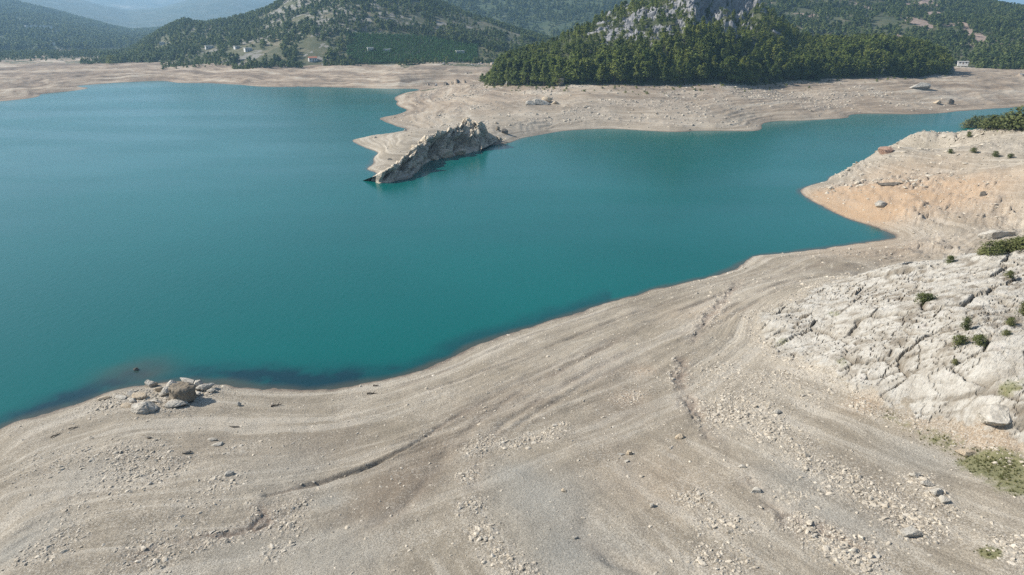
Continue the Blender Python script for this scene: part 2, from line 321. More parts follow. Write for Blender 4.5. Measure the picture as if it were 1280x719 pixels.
# ---------------------------------------------------------------- final height of any point
def terrain(x, y, full=False):
    x = np.asarray(x, float); y = np.asarray(y, float)
    r = np.hypot(x, y); a = np.arctan2(x, y)
    z0 = base(a, r)
    z = z0.copy()
    wet = sstep(-.3, 1.6, z0)
    near = sstep(420, 200, r); vn = sstep(170, 110, r)
    # general unevenness and ragged shoreline
    z += wet * near * np.where(r > 170, sstep(.5, 3, z0), 1) * (.55 * fbm(x / 17, y / 17, 4, 1) + .16 * fbm(x / 2.7, y / 2.7, 3, 9)) * .9
    z += sstep(-1.2, -.2, z0) * sstep(1.2, .1, z0) * near * (.16 * fbm(x / 3.2, y / 3.2, 4, 3))
    far = sstep(200, 400, r)
    z += wet * far * (1 + .8 * sstep(600, 800, r)) * (1.6 * fbm(x / 50, y / 50, 4, 5) + .7 * ridged(x / 24, y / 24, 3, 6))
    att = {}
    keys = ('stony', 'silt', 'brown', 'ochre', 'grass', 'track', 'lime', 'dark', 'crack')
    for k in keys: att[k] = np.zeros(x.shape)
    m = (r < 700)
    xm, ym, zm, rm = x[m], y[m], z0[m], r[m]
    if m.any():
        st = blobs(xm, ym, STONY); sl = blobs(xm, ym, SILT); br = blobs(xm, ym, BROWN); oc = blobs(xm, ym, OCHRE); gr = blobs(xm, ym, GRASSY)
        warp = fbm(xm / 2.2, ym / 2.2, 3, 15); warp2 = fbm(xm / 9, ym / 9, 3, 16)
        st = np.clip(st * (1 + .5 * warp + .3 * warp2), 0, 2)
        tr = np.zeros(xm.shape); dk = np.zeros(xm.shape); dz = np.zeros(xm.shape)
        for p, w, d, c in TRACKS:
            dd = dist_line(xm, ym, p) + .5 * w * warp
            g = np.exp(-(dd / w) ** 2); c = c * np.clip(.75 + 1.1 * fbm(xm / 7, ym / 7, 2, 25), .2, 1.3); d = d * np.clip(.7 + 1.3 * fbm(xm / 5, ym / 5, 2, 27), .1, 1.4); dz -= d * g; dz += .35 * d * np.exp(-((dd - 2.2 * w) / w) ** 2)
            tr = np.maximum(tr, c * np.exp(-(dd / (w * 1.8)) ** 2) * (.85 + .6 * warp))
        for p, w, d in GULLIES:
            dd = np.abs(dist_line(xm, ym, p) + 1.9 * w * warp + .8 * w * vnoise(xm / .7, ym / .7, 19))
            inter = np.clip(.55 + 1.1 * fbm(xm / 4, ym / 4, 2, 23), .1, 1.2)
            dz -= d * np.exp(-(dd / w) ** 2) * inter; dk = np.maximum(dk, np.exp(-(dd / (w * 1.9)) ** 2) * inter); st = np.maximum(st, .9 * np.exp(-((dd - 1.2) / .9) ** 2) * inter)
        dd = dist_line(xm, ym, SPIT_TRACK); dz -= .3 * np.exp(-(dd / .5) ** 2); dk = np.maximum(dk, .6 * np.exp(-(dd / .5) ** 2))
        # strand lines: small benches that follow the falling water level
        ph = zm * 1.7 + .30 * warp2 + .06 * warp + .5 * np.sin(zm * 1.3)
        bench = np.sin(2 * np.pi * ph) * sstep(.2, .9, zm) * sstep(7.5, 4.5, zm)
        dz += .03 * np.sin(2 * np.pi * (ph * 3.7 + .2 * warp)) * sstep(.3, 1.2, zm) * sstep(7, 4.5, zm) * near[m] * sstep(-.2, .3, warp2)
        dz += .075 * bench * near[m] * (.6 + .8 * warp2)
        ph2 = zm * 1.1 + .6 * warp2
        dz += .13 * np.sin(2 * np.pi * ph2) * (.4 + 1.2 * sstep(-.3, .3, warp2)) * sstep(.5, 2, zm) * far[m]
        # limestone outcrop
        d_edge = dist_line(xm, ym, np.vstack([OUTCROP, OUTCROP[:1]]), 14.)
        ins = inside(xm, ym, OUTCROP)
        sd = np.where(ins, np.minimum(d_edge, 14.), -np.minimum(d_edge, 14.)) + 2.2 * warp2 + 1.5 * warp
        lime = sstep(-2.2, 3.4, sd + 1.2 * fbm(xm / 1.6, ym / 1.6, 3, 63))
        lf = lime > 0
        att_cr = np.zeros(xm.shape)
        if lf.any():
            xs, ys = xm[lf], ym[lf]
            # joints run diagonally
            cx, sx = math.cos(-.5), math.sin(-.5)
            px, py = xs * cx + ys * sx, -xs * sx + ys * cx
            wx, wy = .7 * fbm(xs / 3.2, ys / 3.2, 3, 31), .7 * fbm(xs / 3.2, ys / 3.2, 3, 35)
            f, ck = facets((px + wx) / 6.0, (py + wy) / 3.9, 310, .75, .05)
            g, ck2 = facets((px + .7 * wx) / 1.7, (py + .7 * wy) / 1.2, 330, .8, .07)
            q, ck3 = facets((px + .3 * wx) / .62, (py + .3 * wy) / .5, 350, .8, .12)
            big = fbm(xs / 11, ys / 11, 3, 37); patch = sstep(-.25, .3, fbm(xs / 5, ys / 5, 3, 39))
            rough = ridged(xs / .9, ys / .9, 4, 43)
            step = np.round((big * 2.2 + .25 * f) * 2.0) / 2.0
            hh = .55 * f + (.05 + .13 * patch) * g + (.02 + .04 * patch) * q + .6 * big + .10 * step + .035 * rough - (.62 * ck * sstep(-.3, .15, big + .1)) - .24 * ck2 * (.3 + patch) - .05 * ck3
            l = lime[lf]
            dz[lf] = dz[lf] * (1 - l) + l * hh + l * .4
            cr = np.maximum(ck * .7, ck2 * .45 * patch)
            dk[lf] = np.maximum(dk[lf] * (1 - l), 0)
            att_cr[lf] = l * np.clip(.9 * ck + .7 * ck2 * (.2 + patch) + .35 * ck3 * patch + sstep(.25, .5, fbm(xs / 2.2, ys / 2.2, 4, 47)) * .8, 0, 1)
            st[lf] *= (1 - .8 * l); tr[lf] *= 1 - l
        foot = np.exp(-((sd + 1.2) / 1.8) ** 2)
        st = np.maximum(st, .9 * foot)
        spit = sstep(150, 190, rm) * sstep(420, 360, rm) * (xm > 60) * sstep(.4, 1.6, zm)
        sr = sstep(-.15, .45, fbm(xm / 14, ym / 14, 4, 57))
        dz += spit * sstep(1.0, 2.8, zm) * (.75 * ridged(xm / 8, ym / 8, 5, 58) + sr * (.95 * facets(xm / 3.6, ym / 2.6, 410, 1.2)[0] + .42 * facets(xm / 1.2, ym / 1.0, 420, 1.2)[0]))
        st = np.maximum(st, spit * (.3 + .7 * sr))
        # far bank: rubble
        rub = sstep(.0, .5, fbm(xm / 22, ym / 22, 4, 51) + .15) * sstep(1.2, 3.5, zm)
        st = np.maximum(st, far[m] * .8 * rub); st = np.maximum(st, .22 * sstep(-.1, .5, warp2) * near[m])
        dz += (.10 * np.clip(st, 0, 1.3) * (ridged(xm / .55, ym / .55, 3, 61) + .4)) * sstep(200, 130, rm)
        dz += far[m] * rub * .22 * (facets(xm / 2.4, ym / 2.4, 400, 1.2)[0])
        z[m] += dz * sstep(.05, .7, zm)
        att['stony'][m] = st; att['silt'][m] = sl; att['brown'][m] = br; att['ochre'][m] = oc; att['grass'][m] = gr
        att['track'][m] = tr; att['lime'][m] = lime; att['dark'][m] = dk; att['crack'][m] = att_cr
    which = np.zeros(x.shape, int); tt = np.full(x.shape, -9.0)
    mm = r > 440
    if mm.any():
        zz = z[mm]; ww = which[mm]; t_ = tt[mm]
        for k in range(len(LAYERS)):
            h, t = layer_h(k, a[mm], r[mm], x[mm], y[mm], z0[mm])
            up = h > zz
            zz = np.where(up, h, zz); ww = np.where(up, k + 1, ww); t_ = np.where(up, t, t_)
        z[mm] = zz; which[mm] = ww; tt[mm] = t_
    if full:
        rk = np.zeros(x.shape); q = which == 1
        if q.any(): rk[q] = rock_mask(x[q], y[q], a[q], tt[q])
        q = which == 2
        if q.any():
            n = fbm(x[q] / 30, y[q] / 30, 4, 121)
            au = [(float(az_el(u, v)[0]), w, k_) for u, v, w, k_ in ((395, 40, .045, 1.0), (430, 15, .05, .8), (330, 68, .05, .5), (480, 40, .05, .4))]
            s = sum(k_ * np.exp(-((a[q] - c) / w) ** 2) for c, w, k_ in au)
            rk[q] = sstep(.3, .62, n * .9 + fbm(x[q] / 9, y[q] / 9, 2, 125) * .5 + s * .42 * sstep(.15, .3, tt[q]))
        q = which == 3
        if q.any():
            n = fbm(x[q] / 34, y[q] / 34, 4, 131)
            sc2 = sum(np.exp(-(((a[q] - float(az_el(u_, 20)[0])) / .010) ** 2 + ((tt[q] - t0_) / .10) ** 2)) for u_, t0_ in ((1155, .75), (1168, .6), (1212, .38), (1225, .3), (1010, .3)))
            rk[q] = sstep(.28, .5, n + .55 * sc2)
        att['rock'] = rk
        return z, z0, which, tt, att
    return z

# ---------------------------------------------------------------- object helpers
def mesh_from(name, V, F, mat=None, smooth_=False):
    me = bpy.data.meshes.new(name)
    me.from_pydata([tuple(v) for v in V], [], [tuple(f) for f in F])
    if mat: me.materials.append(mat)
    if smooth_: me.polygons.foreach_set('use_smooth', [True] * len(me.polygons))
    me.update(); return me
def fast_mesh(name, V, Q, mat=None, smooth_=True):
    """numpy vertices and quads/tris -> mesh"""
    me = bpy.data.meshes.new(name); n = Q.shape[1]
    me.vertices.add(len(V)); me.vertices.foreach_set('co', np.ascontiguousarray(V, np.float32).ravel())
    me.loops.add(Q.size); me.loops.foreach_set('vertex_index', np.ascontiguousarray(Q, np.int32).ravel())
    me.polygons.add(len(Q)); me.polygons.foreach_set('loop_start', np.arange(0, Q.size, n, dtype=np.int32))
    me.polygons.foreach_set('use_smooth', np.full(len(Q), smooth_))
    if mat: me.materials.append(mat)
    me.update(calc_edges=True); me.validate(); return me
def link(name, me, parent=None, loc=(0, 0, 0), rot=(0, 0, 0), scale=(1, 1, 1)):
    o = bpy.data.objects.new(name, me); COL.objects.link(o)
    o.location = loc; o.rotation_euler = rot; o.scale = scale
    if parent: o.parent = parent
    return o
def tag(o, label=None, cat=None, group=None, kind=None):
    if label: o['label'] = label
    if cat: o['category'] = cat
    if group: o['group'] = group
    if kind: o['kind'] = kind
    return o
def attr(me, name, data):
    at = me.attributes.new(name, 'FLOAT', 'POINT'); at.data.foreach_set('value', np.ascontiguousarray(data, np.float32))

# ---------------------------------------------------------------- materials
class NT:
    def __init__(s, name):
        s.m = bpy.data.materials.new(name); s.m.use_nodes = True; s.t = s.m.node_tree; s.t.nodes.clear()
        s.out = s.t.nodes.new('ShaderNodeOutputMaterial'); s.b = s.t.nodes.new('ShaderNodeBsdfPrincipled')
        s.t.links.new(s.b.outputs[0], s.out.inputs[0]); s.b.inputs['Specular IOR Level'].default_value = .25
    def n(s, typ, **kw):
        nd = s.t.nodes.new(typ)
        for k, v in kw.items(): setattr(nd, k, v)
        return nd
    def l(s, a, b): s.t.links.new(a, b)
    def val(s, sock, v):
        if isinstance(v, bpy.types.NodeSocket): s.l(v, sock)
        else: sock.default_value = v
    def pos(s):
        if not hasattr(s, '_p'): s._p = s.n('ShaderNodeNewGeometry').outputs['Position']
        return s._p
    def mapped(s, sc3, rotz=0):
        mp = s.n('ShaderNodeMapping'); s.l(s.pos(), mp.inputs[0]); mp.inputs['Scale'].default_value = sc3; mp.inputs['Rotation'].default_value = (0, 0, rotz); return mp.outputs[0]
    def noise(s, scale, detail=4, rough=.55, vec=None, dist=0):
        nd = s.n('ShaderNodeTexNoise'); s.l(vec or s.pos(), nd.inputs['Vector']); nd.inputs['Scale'].default_value = scale
        nd.inputs['Detail'].default_value = detail; nd.inputs['Roughness'].default_value = rough; nd.inputs['Distortion'].default_value = dist; return nd.outputs['Fac']
    def vor(s, scale, feat='F1', vec=None, out='Distance'):
        nd = s.n('ShaderNodeTexVoronoi', feature=feat); s.l(vec or s.pos(), nd.inputs['Vector']); nd.inputs['Scale'].default_value = scale; return nd.outputs[out]
    def ramp(s, fac, stops):
        nd = s.n('ShaderNodeValToRGB'); e = nd.color_ramp.elements
        while len(e) < len(stops): e.new(.5)
        for el, (p, c) in zip(e, stops): el.position = p; el.color = (*c, 1) if len(c) == 3 else c
        s.l(fac, nd.inputs[0]); return nd.outputs[0]
    def range(s, x, a, b, c=0., d=1.):
        nd = s.n('ShaderNodeMapRange', interpolation_type='SMOOTHSTEP'); s.l(x, nd.inputs[0])
        for k, v in zip((1, 2, 3, 4), (a, b, c, d)): nd.inputs[k].default_value = v
        return nd.outputs[0]
    def math(s, op, a, b=0.):
        nd = s.n('ShaderNodeMath', operation=op); s.val(nd.inputs[0], a); s.val(nd.inputs[1], b); return nd.outputs[0]
    def mix(s, f, a, b, mode='MIX'):
        nd = s.n('ShaderNodeMix', data_type='RGBA', blend_type=mode)
        s.val(nd.inputs[0], f)
        for i, c in ((6, a), (7, b)):
            if isinstance(c, bpy.types.NodeSocket): s.l(c, nd.inputs[i])
            else: nd.inputs[i].default_value = (*c, 1)
        return nd.outputs[2]
    def n_len(s):
        nd = s.n('ShaderNodeVectorMath', operation='LENGTH'); s.l(s.pos(), nd.inputs[0]); return nd.outputs['Value']
    def at(s, name):
        nd = s.n('ShaderNodeAttribute', attribute_name=name); return nd.outputs['Fac']
    def bump(s, h, strength=.5, dist=.1, prev=None):
        nd = s.n('ShaderNodeBump'); s.l(h, nd.inputs['Height']); nd.inputs['Strength'].default_value = strength; nd.inputs['Distance'].default_value = dist
        if prev: s.l(prev, nd.inputs['Normal'])
        return nd.outputs[0]
    def done(s, col, rough=.95, normal=None):
        s.val(s.b.inputs['Base Color'], col if isinstance(col, bpy.types.NodeSocket) else (*col, 1)); s.val(s.b.inputs['Roughness'], rough)
        if normal: s.l(normal, s.b.inputs['Normal'])
        return s.m

def mat_ground():
    g = NT('dried_lake_bed')
    col = g.ramp(g.noise(.06, 6, .6), [(.3, (.242, .204, .148)), (.48, (.318, .272, .205)), (.7, (.385, .336, .262))])
    col = g.mix(g.range(g.noise(.35, 5, .65, dist=.6), .48, .72, 0, .5), col, (.245, .210, .165))
    # strand lines along the contours
    sp = g.n('ShaderNodeSeparateXYZ'); g.l(g.pos(), sp.inputs[0]); cb = g.n('ShaderNodeCombineXYZ')
    g.l(g.math('MULTIPLY', sp.outputs[0], .022), cb.inputs[0]); g.l(g.math('MULTIPLY', sp.outputs[1], .022), cb.inputs[1]); g.l(g.math('MULTIPLY', g.at('level'), 2.6), cb.inputs[2])
    s1 = g.noise(1.0, 4, .68, cb.outputs[0])
    lowz = g.range(g.at('level'), 8.2, 5.6)
    ru = g.math('ADD', g.math('MULTIPLY', sp.outputs[0], .43 * .045), g.math('MULTIPLY', sp.outputs[1], -.90 * .045)); rv = g.math('ADD', g.math('MULTIPLY', sp.outputs[0], .90 * .42), g.math('MULTIPLY', sp.outputs[1], .43 * .42))
    cr_ = g.n('ShaderNodeCombineXYZ'); g.l(ru, cr_.inputs[0]); g.l(rv, cr_.inputs[1]); s2 = g.noise(1.0, 4, .66, cr_.outputs[0], .3)
    sm = g.n('ShaderNodeMix'); g.l(lowz, sm.inputs[0]); g.l(s2, sm.inputs[2]); g.l(s1, sm.inputs[3]); s1 = sm.outputs[0]
    col = g.mix(g.range(s1, .51, .60, 0, .7), col, (.46, .41, .33)); col = g.mix(g.range(s1, .40, .49, .56, 0), col, (.205, .172, .126))
    col = g.mix(g.math('MULTIPLY', g.at('brown'), .95), col, (.190, .150, .108))
    col = g.mix(g.math('MULTIPLY', g.at('silt'), .85), col, (.285, .275, .240))
    col = g.mix(g.math('MULTIPLY', g.at('ochre'), .62), col, (.43, .285, .165))
    col = g.mix(g.math('MULTIPLY', g.at('track'), .75), col, (.170, .132, .100))
    col = g.mix(g.math('MULTIPLY', g.at('dark'), .6), col, (.165, .118, .092))
    far = g.range(g.n_len(), 300, 520)
    cf = g.n('ShaderNodeCombineXYZ')
    g.l(g.math('MULTIPLY', sp.outputs[0], .012), cf.inputs[0]); g.l(g.math('MULTIPLY', sp.outputs[1], .012), cf.inputs[1]); g.l(g.math('MULTIPLY', g.at('level'), .75), cf.inputs[2])
    fb = g.noise(1.0, 4, .7, cf.outputs[0])
    fc = g.ramp(fb, [(.38, (.13, .090, .060)), (.47, (.24, .172, .115)), (.55, (.35, .268, .185)), (.66, (.48, .41, .315))])
    xx = g.n('ShaderNodeSeparateXYZ'); g.l(g.pos(), xx.inputs[0])
    fl = g.range(xx.outputs[0], 60, -330, .75, 1.0)
    col = g.mix(g.math('MULTIPLY', far, fl), col, fc)
    # gravel: pale and dark stones lying in the soil
    cell = g.vor(4.5, out='Color'); cd = g.vor(4.5)
    stone = g.ramp(g.n_sep(cell) if hasattr(g, 'n_sep') else cell, [(.0, (.22, .19, .155)), (.5, (.40, .36, .305)), (1., (.60, .56, .49))])
    msk = g.math('MULTIPLY', g.range(cd, .42, .26), g.range(g.math('ADD', g.at('stony'), g.math('MULTIPLY', g.noise(.9, 4), .5)), .5, 1.15))
    col = g.mix(g.math('MULTIPLY', msk, .8), col, stone)
    fine = g.noise(7.0, 3, .7); col = g.mix(g.range(fine, .42, .62, .0, .72), col, g.mix(.72, col, (.11, .09, .065)))
    fv = g.vor(7.5, out='Color'); fvs = g.n('ShaderNodeSeparateColor'); g.l(fv, fvs.inputs[0]); grit = g.math('MULTIPLY', g.range(fvs.outputs[0], .55, 1.0), g.math('SUBTRACT', 1.0, g.math('MULTIPLY', g.at('silt'), .6)))
    gz = g.range(g.math('ADD', g.noise(.16, 4, .65), g.math('MULTIPLY', g.at('stony'), .25)), .42, .66, .06, .48)
    col = g.mix(g.math('MULTIPLY', grit, gz), col, (.50, .455, .38))
    f2 = g.noise(2.6, 4, .75); col = g.mix(g.range(f2, .54, .68, 0, .38), col, (.48, .43, .35))
    speck = g.vor(2.2); col = g.mix(g.range(speck, .10, .05, 0, .35), col, (.58, .54, .47))
    # limestone
    lime = g.ramp(g.noise(.5, 7, .65), [(.25, (.225, .196, .152)), (.42, (.345, .312, .258)), (.6, (.46, .43, .37)), (.8, (.36, .315, .28))])
    lime = g.mix(g.range(g.noise(2.6, 5, .7), .52, .72, 0, .55), lime, (.30, .275, .24))
    lime = g.mix(g.range(g.noise(.22, 4), .56, .72, 0, .5), lime, (.34, .30, .235))
    lime = g.mix(g.math('MULTIPLY', g.at('crack'), .85), lime, (.155, .125, .088))
    lm = g.range(g.math('ADD', g.at('lime'), g.math('MULTIPLY', g.math('SUBTRACT', g.noise(1.5, 4), .5), .9)), .35, .65)
    col = g.mix(lm, col, lime)
    grs = g.ramp(g.noise(1.6, 5, .7), [(.3, (.085, .095, .03)), (.55, (.16, .155, .065)), (.75, (.25, .21, .12))])
    gm = g.range(g.math('ADD', g.at('grass'), g.math('MULTIPLY', g.math('SUBTRACT', g.noise(1.1, 5, .7), .5), 1.6)), .42, .95, 0, .85)
    col = g.mix(gm, col, grs)
    # damp rim at the water
    z = g.n('ShaderNodeSeparateXYZ'); g.l(g.pos(), z.inputs[0])
    wet = g.range(g.math('ADD', z.outputs[2], g.math('MULTIPLY', g.noise(.5, 3), .35)), .18, .42, .8, 0)
    col = g.mix(wet, col, (.13, .10, .078))
    nb = g.bump(g.noise(3.2, 6, .8), .9, .16); nb = g.bump(g.vor(4.5), .4, .08, nb); nb = g.bump(g.noise(9.0, 3, .8), .8, .06, nb)
    return g.done(col, .95, nb)

def mat_hill(name, litter, rock, k):
    g = NT(name)
    s = {0: .06, 1: .04, 2: .03, 3: .02, 4: .02, 5: .010, 6: .004}[k]
    col = g.ramp(g.noise(s, 7, .68), [(.32, litter[0]), (.52, litter[1]), (.72, litter[2])])
    rk = g.ramp(g.noise(s * 6, 6, .7), [(.3, rock[0]), (.55, rock[1]), (.75, rock[2])])
    m = g.range(g.math('ADD', g.at('rock'), g.math('MULTIPLY', g.math('SUBTRACT', g.noise(s * 9, 4), .5), .8)), .4, .62)
    col = g.mix(m, col, rk)
    return g.done(col, .95, g.bump(g.noise(s * 12, 5, .7), .6, .6 / s * .03))

def mat_rock(name, a, b, c, scale=1.0, obj=False):
    g = NT(name)
    if obj:
        tc = g.n('ShaderNodeTexCoord'); inf = g.n('ShaderNodeObjectInfo'); v = g.n('ShaderNodeVectorMath', operation='ADD')
        g.l(g.pos(), v.inputs[0]); vec = g.pos()
        rnd = inf.outputs['Random']
    col = g.ramp(g.noise(scale, 6, .7), [(.3, a), (.52, b), (.72, c)])
    if obj:
        col = g.mix(g.range(rnd, 0, 1, 0, .65), col, g.mix(.55, col, (.17, .145, .115)))
    col = g.mix(g.range(g.noise(scale * 5, 4, .7), .55, .75, 0, .5), col, a)
    return g.done(col, .95, g.bump(g.noise(scale * 4, 5, .75), .7, .15 / scale))

def mat_leaf(name, c1, c2, c3, scale=.12):
    g = NT(name)
    inf = g.n('ShaderNodeObjectInfo')
    col = g.ramp(inf.outputs['Random'], [(0, c1), (.5, c2), (1, c3)])
    col = g.mix(g.range(g.noise(.9, 3, .6), .35, .7, 0, .55), col, c3)
    col = g.mix(g.range(g.noise(scale * .15, 3, .6), .4, .65, 0, .45), col, c1)
    g.done(col, .75)
    tr = g.n('ShaderNodeBsdfTranslucent'); g.l(col, tr.inputs[0]); mx = g.n('ShaderNodeMixShader'); mx.inputs[0].default_value = .36
    g.l(g.b.outputs[0], mx.inputs[1]); g.l(tr.outputs[0], mx.inputs[2]); g.l(mx.outputs[0], g.out.inputs[0])
    return g.m
def mat_plain(name, c, rough=.9, var=.25, scale=3.):
    g = NT(name)
    return g.done(g.mix(g.range(g.noise(scale, 4), .35, .7, 0, 1), c, tuple(v * (1 - var) for v in c)), rough)

M_GROUND = mat_ground()
HILLC = {0: (((.040, .050, .020), (.062, .068, .030), (.11, .10, .06)), ((.12, .117, .113), (.225, .22, .215), (.37, .36, .35))),
         1: (((.045, .055, .024), (.085, .085, .042), (.20, .165, .11)), ((.12, .115, .09), (.20, .185, .155), (.29, .27, .235))),
         2: (((.042, .055, .024), (.075, .08, .038), (.16, .135, .09)), ((.20, .15, .12), (.30, .22, .17), (.40, .33, .27))),
         3: (((.035, .055, .024), (.055, .075, .034), (.09, .10, .05)), ((.2, .18, .15), (.3, .28, .24), (.4, .38, .33))),
         4: (((.025, .040, .022), (.045, .060, .032), (.11, .105, .075)), ((.2, .18, .15), (.3, .28, .24), (.4, .38, .33))),
         5: (((.025, .042, .024), (.05, .065, .036), (.13, .125, .09)), ((.2, .18, .15), (.3, .28, .24), (.4, .38, .33))),
         6: (((.03, .045, .028), (.08, .09, .06), (.36, .32, .25)), ((.2, .18, .15), (.3, .28, .24), (.4, .38, .33)))}

# ---------------------------------------------------------------- terrain sheet
dep = np.linspace(math.atan(42 / 32.), math.atan(42 / 380.), 640)
R = np.concatenate([[7, 10, 14, 18, 23, 28], 42 / np.tan(dep), np.exp(np.linspace(math.log(380), math.log(1250), 420))[1:], np.exp(np.linspace(math.log(1250), math.log(15000), 330))[1:]])
A = np.concatenate([np.radians(np.linspace(-180, -46, 60))[:-1], np.radians(np.linspace(-46, 46, 1240)), np.radians(np.linspace(46, 180, 60))[1:]])
GA, GR = np.meshgrid(A, R, indexing='ij')
GX, GY = GR * np.sin(GA), GR * np.cos(GA)
z, z0, which, tt, att = terrain(GX.ravel(), GY.ravel(), full=True)
att['level'] = z0 + .12 * fbm(GX.ravel() / 8, GY.ravel() / 8, 3, 71)
V = np.stack([GX.ravel(), GY.ravel(), z], 1)
nA, nR = len(A), len(R)
idx = np.arange(nA * nR).reshape(nA, nR)
Q = np.stack([idx[:-1, :-1].ravel(), idx[:-1, 1:].ravel(), idx[1:, 1:].ravel(), idx[1:, :-1].ravel()], 1)
wq = which[Q[:, 0]]
def sub(name, sel, mat, names):
    q = Q[sel]; u, inv = np.unique(q, return_inverse=True)
    me = fast_mesh(name, V[u], inv.reshape(q.shape), mat)
    for k in names: attr(me, k, att[k][u])
    if 'lime' in names: me.polygons.foreach_set('use_smooth', att['lime'][q[:, 0]] < .25)
    if name == 'rocky_hill': me.polygons.foreach_set('use_smooth', att['rock'][q[:, 0]] < .3)
    return tag(link(name, me), kind='structure')
sub('ground', wq == 0, M_GROUND, ('stony', 'silt', 'brown', 'ochre', 'grass', 'track', 'lime', 'dark', 'crack', 'level'))
LNAMES = [n for n, _ in LAYERS]
for k, nm in enumerate(LNAMES):
    sub(nm, wq == k + 1, mat_hill(nm + '_cover', *HILLC[k], k), ('rock',))

# ---------------------------------------------------------------- lake
def mat_water():
    g = NT('lake_water')
    sh = g.at('shallow'); wd = g.at('weed')
    col = g.mix(g.range(g.noise(.012, 4), .35, .68, 0, .55), WATER_A, WATER_B)
    col = g.mix(wd, col, (.004, .026, .036)); col = g.mix(sh, col, (.060, .060, .044))
    bn = g.mapped((1, .35, 1), .35)
    n1 = g.noise(1.1, 4, .6, bn, .4)
    patch = g.range(g.noise(.010, 3, .5, g.mapped((.6, 1.8, 1), .3)), .35, .65, .35, 1.0)
    bp = g.n('ShaderNodeBump'); g.l(n1, bp.inputs['Height']); g.l(g.math('MULTIPLY', patch, .6), bp.inputs['Strength']); bp.inputs['Distance'].default_value = .10
    g.b.inputs['IOR'].default_value = 1.23; g.b.inputs['Specular IOR Level'].default_value = .5
    return g.done(col, g.range(patch, .35, 1, .20, .245), bp.outputs[0])
WATER_A = (.0, .082, .074); WATER_B = (.0, .104, .092)
wa = np.radians(np.linspace(-85, 60, 500)); wr = np.exp(np.linspace(math.log(50), math.log(1600), 420))
WA, WR = np.meshgrid(wa, wr, indexing='ij'); wx, wy = xy(WA.ravel(), WR.ravel()); wz = base(WA.ravel(), WR.ravel())
wi = np.arange(wx.size).reshape(WA.shape)
wQ = np.stack([wi[:-1, :-1].ravel(), wi[:-1, 1:].ravel(), wi[1:, 1:].ravel(), wi[1:, :-1].ravel()], 1)
keep = (wz[wQ].min(1) < 1.2)
wQ = wQ[keep]; uu, inv = np.unique(wQ, return_inverse=True)
wme = fast_mesh('water', np.stack([wx, wy, np.zeros_like(wx)], 1)[uu], inv.reshape(wQ.shape), mat_water())
nrm = fbm(wx / 6, wy / 6, 4, 501)
dep_ = -wz
shal = sstep(.42, .0, dep_ + .22 * nrm) * sstep(420, 250, WR.ravel())
wb = [blob(*b) for b in [(60,512,22,.9),(100,497,24,.9),(140,478,22,.7),(185,464,26,.6),(330,474,34,.8),(380,478,34,1.0),(430,474,30,.9),(490,464,24,.6),(300,470,30,.6),(250,466,26,.6),(15,526,18,.8),(1115,297,8,.6)]]
weed = np.clip(blobs(wx, wy, wb) * (1 + .9 * fbm(wx / 3.5, wy / 1.7, 4, 503)) * sstep(4.2, .6, dep_ + .8 * nrm), 0, .92)
band = .55 * sstep(1.5, .25, dep_ + .5 * nrm) * sstep(260, 150, WR.ravel()) * (wx < 20)
wx_, wy_ = unproject(172, 464)
mud = .9 * np.exp(-(((wx - wx_) / 5.0) ** 2 + ((wy - wy_) / 5.0) ** 2)) * (1 + nrm)
attr(wme, 'weed', np.maximum(weed, band)[uu]); attr(wme, 'shallow', np.clip(np.maximum(shal * .8, mud * .6), 0, 1)[uu])
tag(link('water', wme), kind='structure')

# ---------------------------------------------------------------- scattering (ground cover and far woods only)
PROTO = {}
def proto_collection(name, meshes):
    c = bpy.data.collections.new(name)
    for k, me in enumerate(meshes):
        o = bpy.data.objects.new(name, me); c.objects.link(o)
    return c
def scatter(name, pts, rot, scl, pick, coll):
    me = bpy.data.meshes.new(name); me.vertices.add(len(pts)); me.vertices.foreach_set('co', np.ascontiguousarray(pts, np.float32).ravel())
    for nm, d in (('rot', rot), ('scl', scl)):
        at = me.attributes.new(nm, 'FLOAT_VECTOR', 'POINT'); at.data.foreach_set('vector', np.ascontiguousarray(d, np.float32).ravel())
    at = me.attributes.new('pick', 'INT', 'POINT'); at.data.foreach_set('value', np.ascontiguousarray(pick, np.int32))
    o = link(name, me); tag(o, kind='stuff')
    t = bpy.data.node_groups.new(name + '_cover', 'GeometryNodeTree')
    t.interface.new_socket('Geometry', in_out='INPUT', socket_type='NodeSocketGeometry'); t.interface.new_socket('Geometry', in_out='OUTPUT', socket_type='NodeSocketGeometry')
    N = t.nodes.new; gi = N('NodeGroupInput'); go = N('NodeGroupOutput'); ip = N('GeometryNodeInstanceOnPoints'); ci = N('GeometryNodeCollectionInfo')
    ci.inputs['Collection'].default_value = coll; ci.inputs['Separate Children'].default_value = True; ci.inputs['Reset Children'].default_value = True
    ip.inputs['Pick Instance'].default_value = True
    def na(nm, typ):
        a = N('GeometryNodeInputNamedAttribute'); a.data_type = typ; a.inputs['Name'].default_value = nm; return a.outputs['Attribute']
    e = N('FunctionNodeEulerToRotation'); t.links.new(na('rot', 'FLOAT_VECTOR'), e.inputs[0])
    t.links.new(gi.outputs[0], ip.inputs['Points']); t.links.new(ci.outputs[0], ip.inputs['Instance']); t.links.new(na('pick', 'INT'), ip.inputs['Instance Index'])
    t.links.new(e.outputs[0], ip.inputs['Rotation']); t.links.new(na('scl', 'FLOAT_VECTOR'), ip.inputs['Scale']); t.links.new(ip.outputs[0], go.inputs[0])
    md = o.modifiers.new('cover', 'NODES'); md.node_group = t
    return o

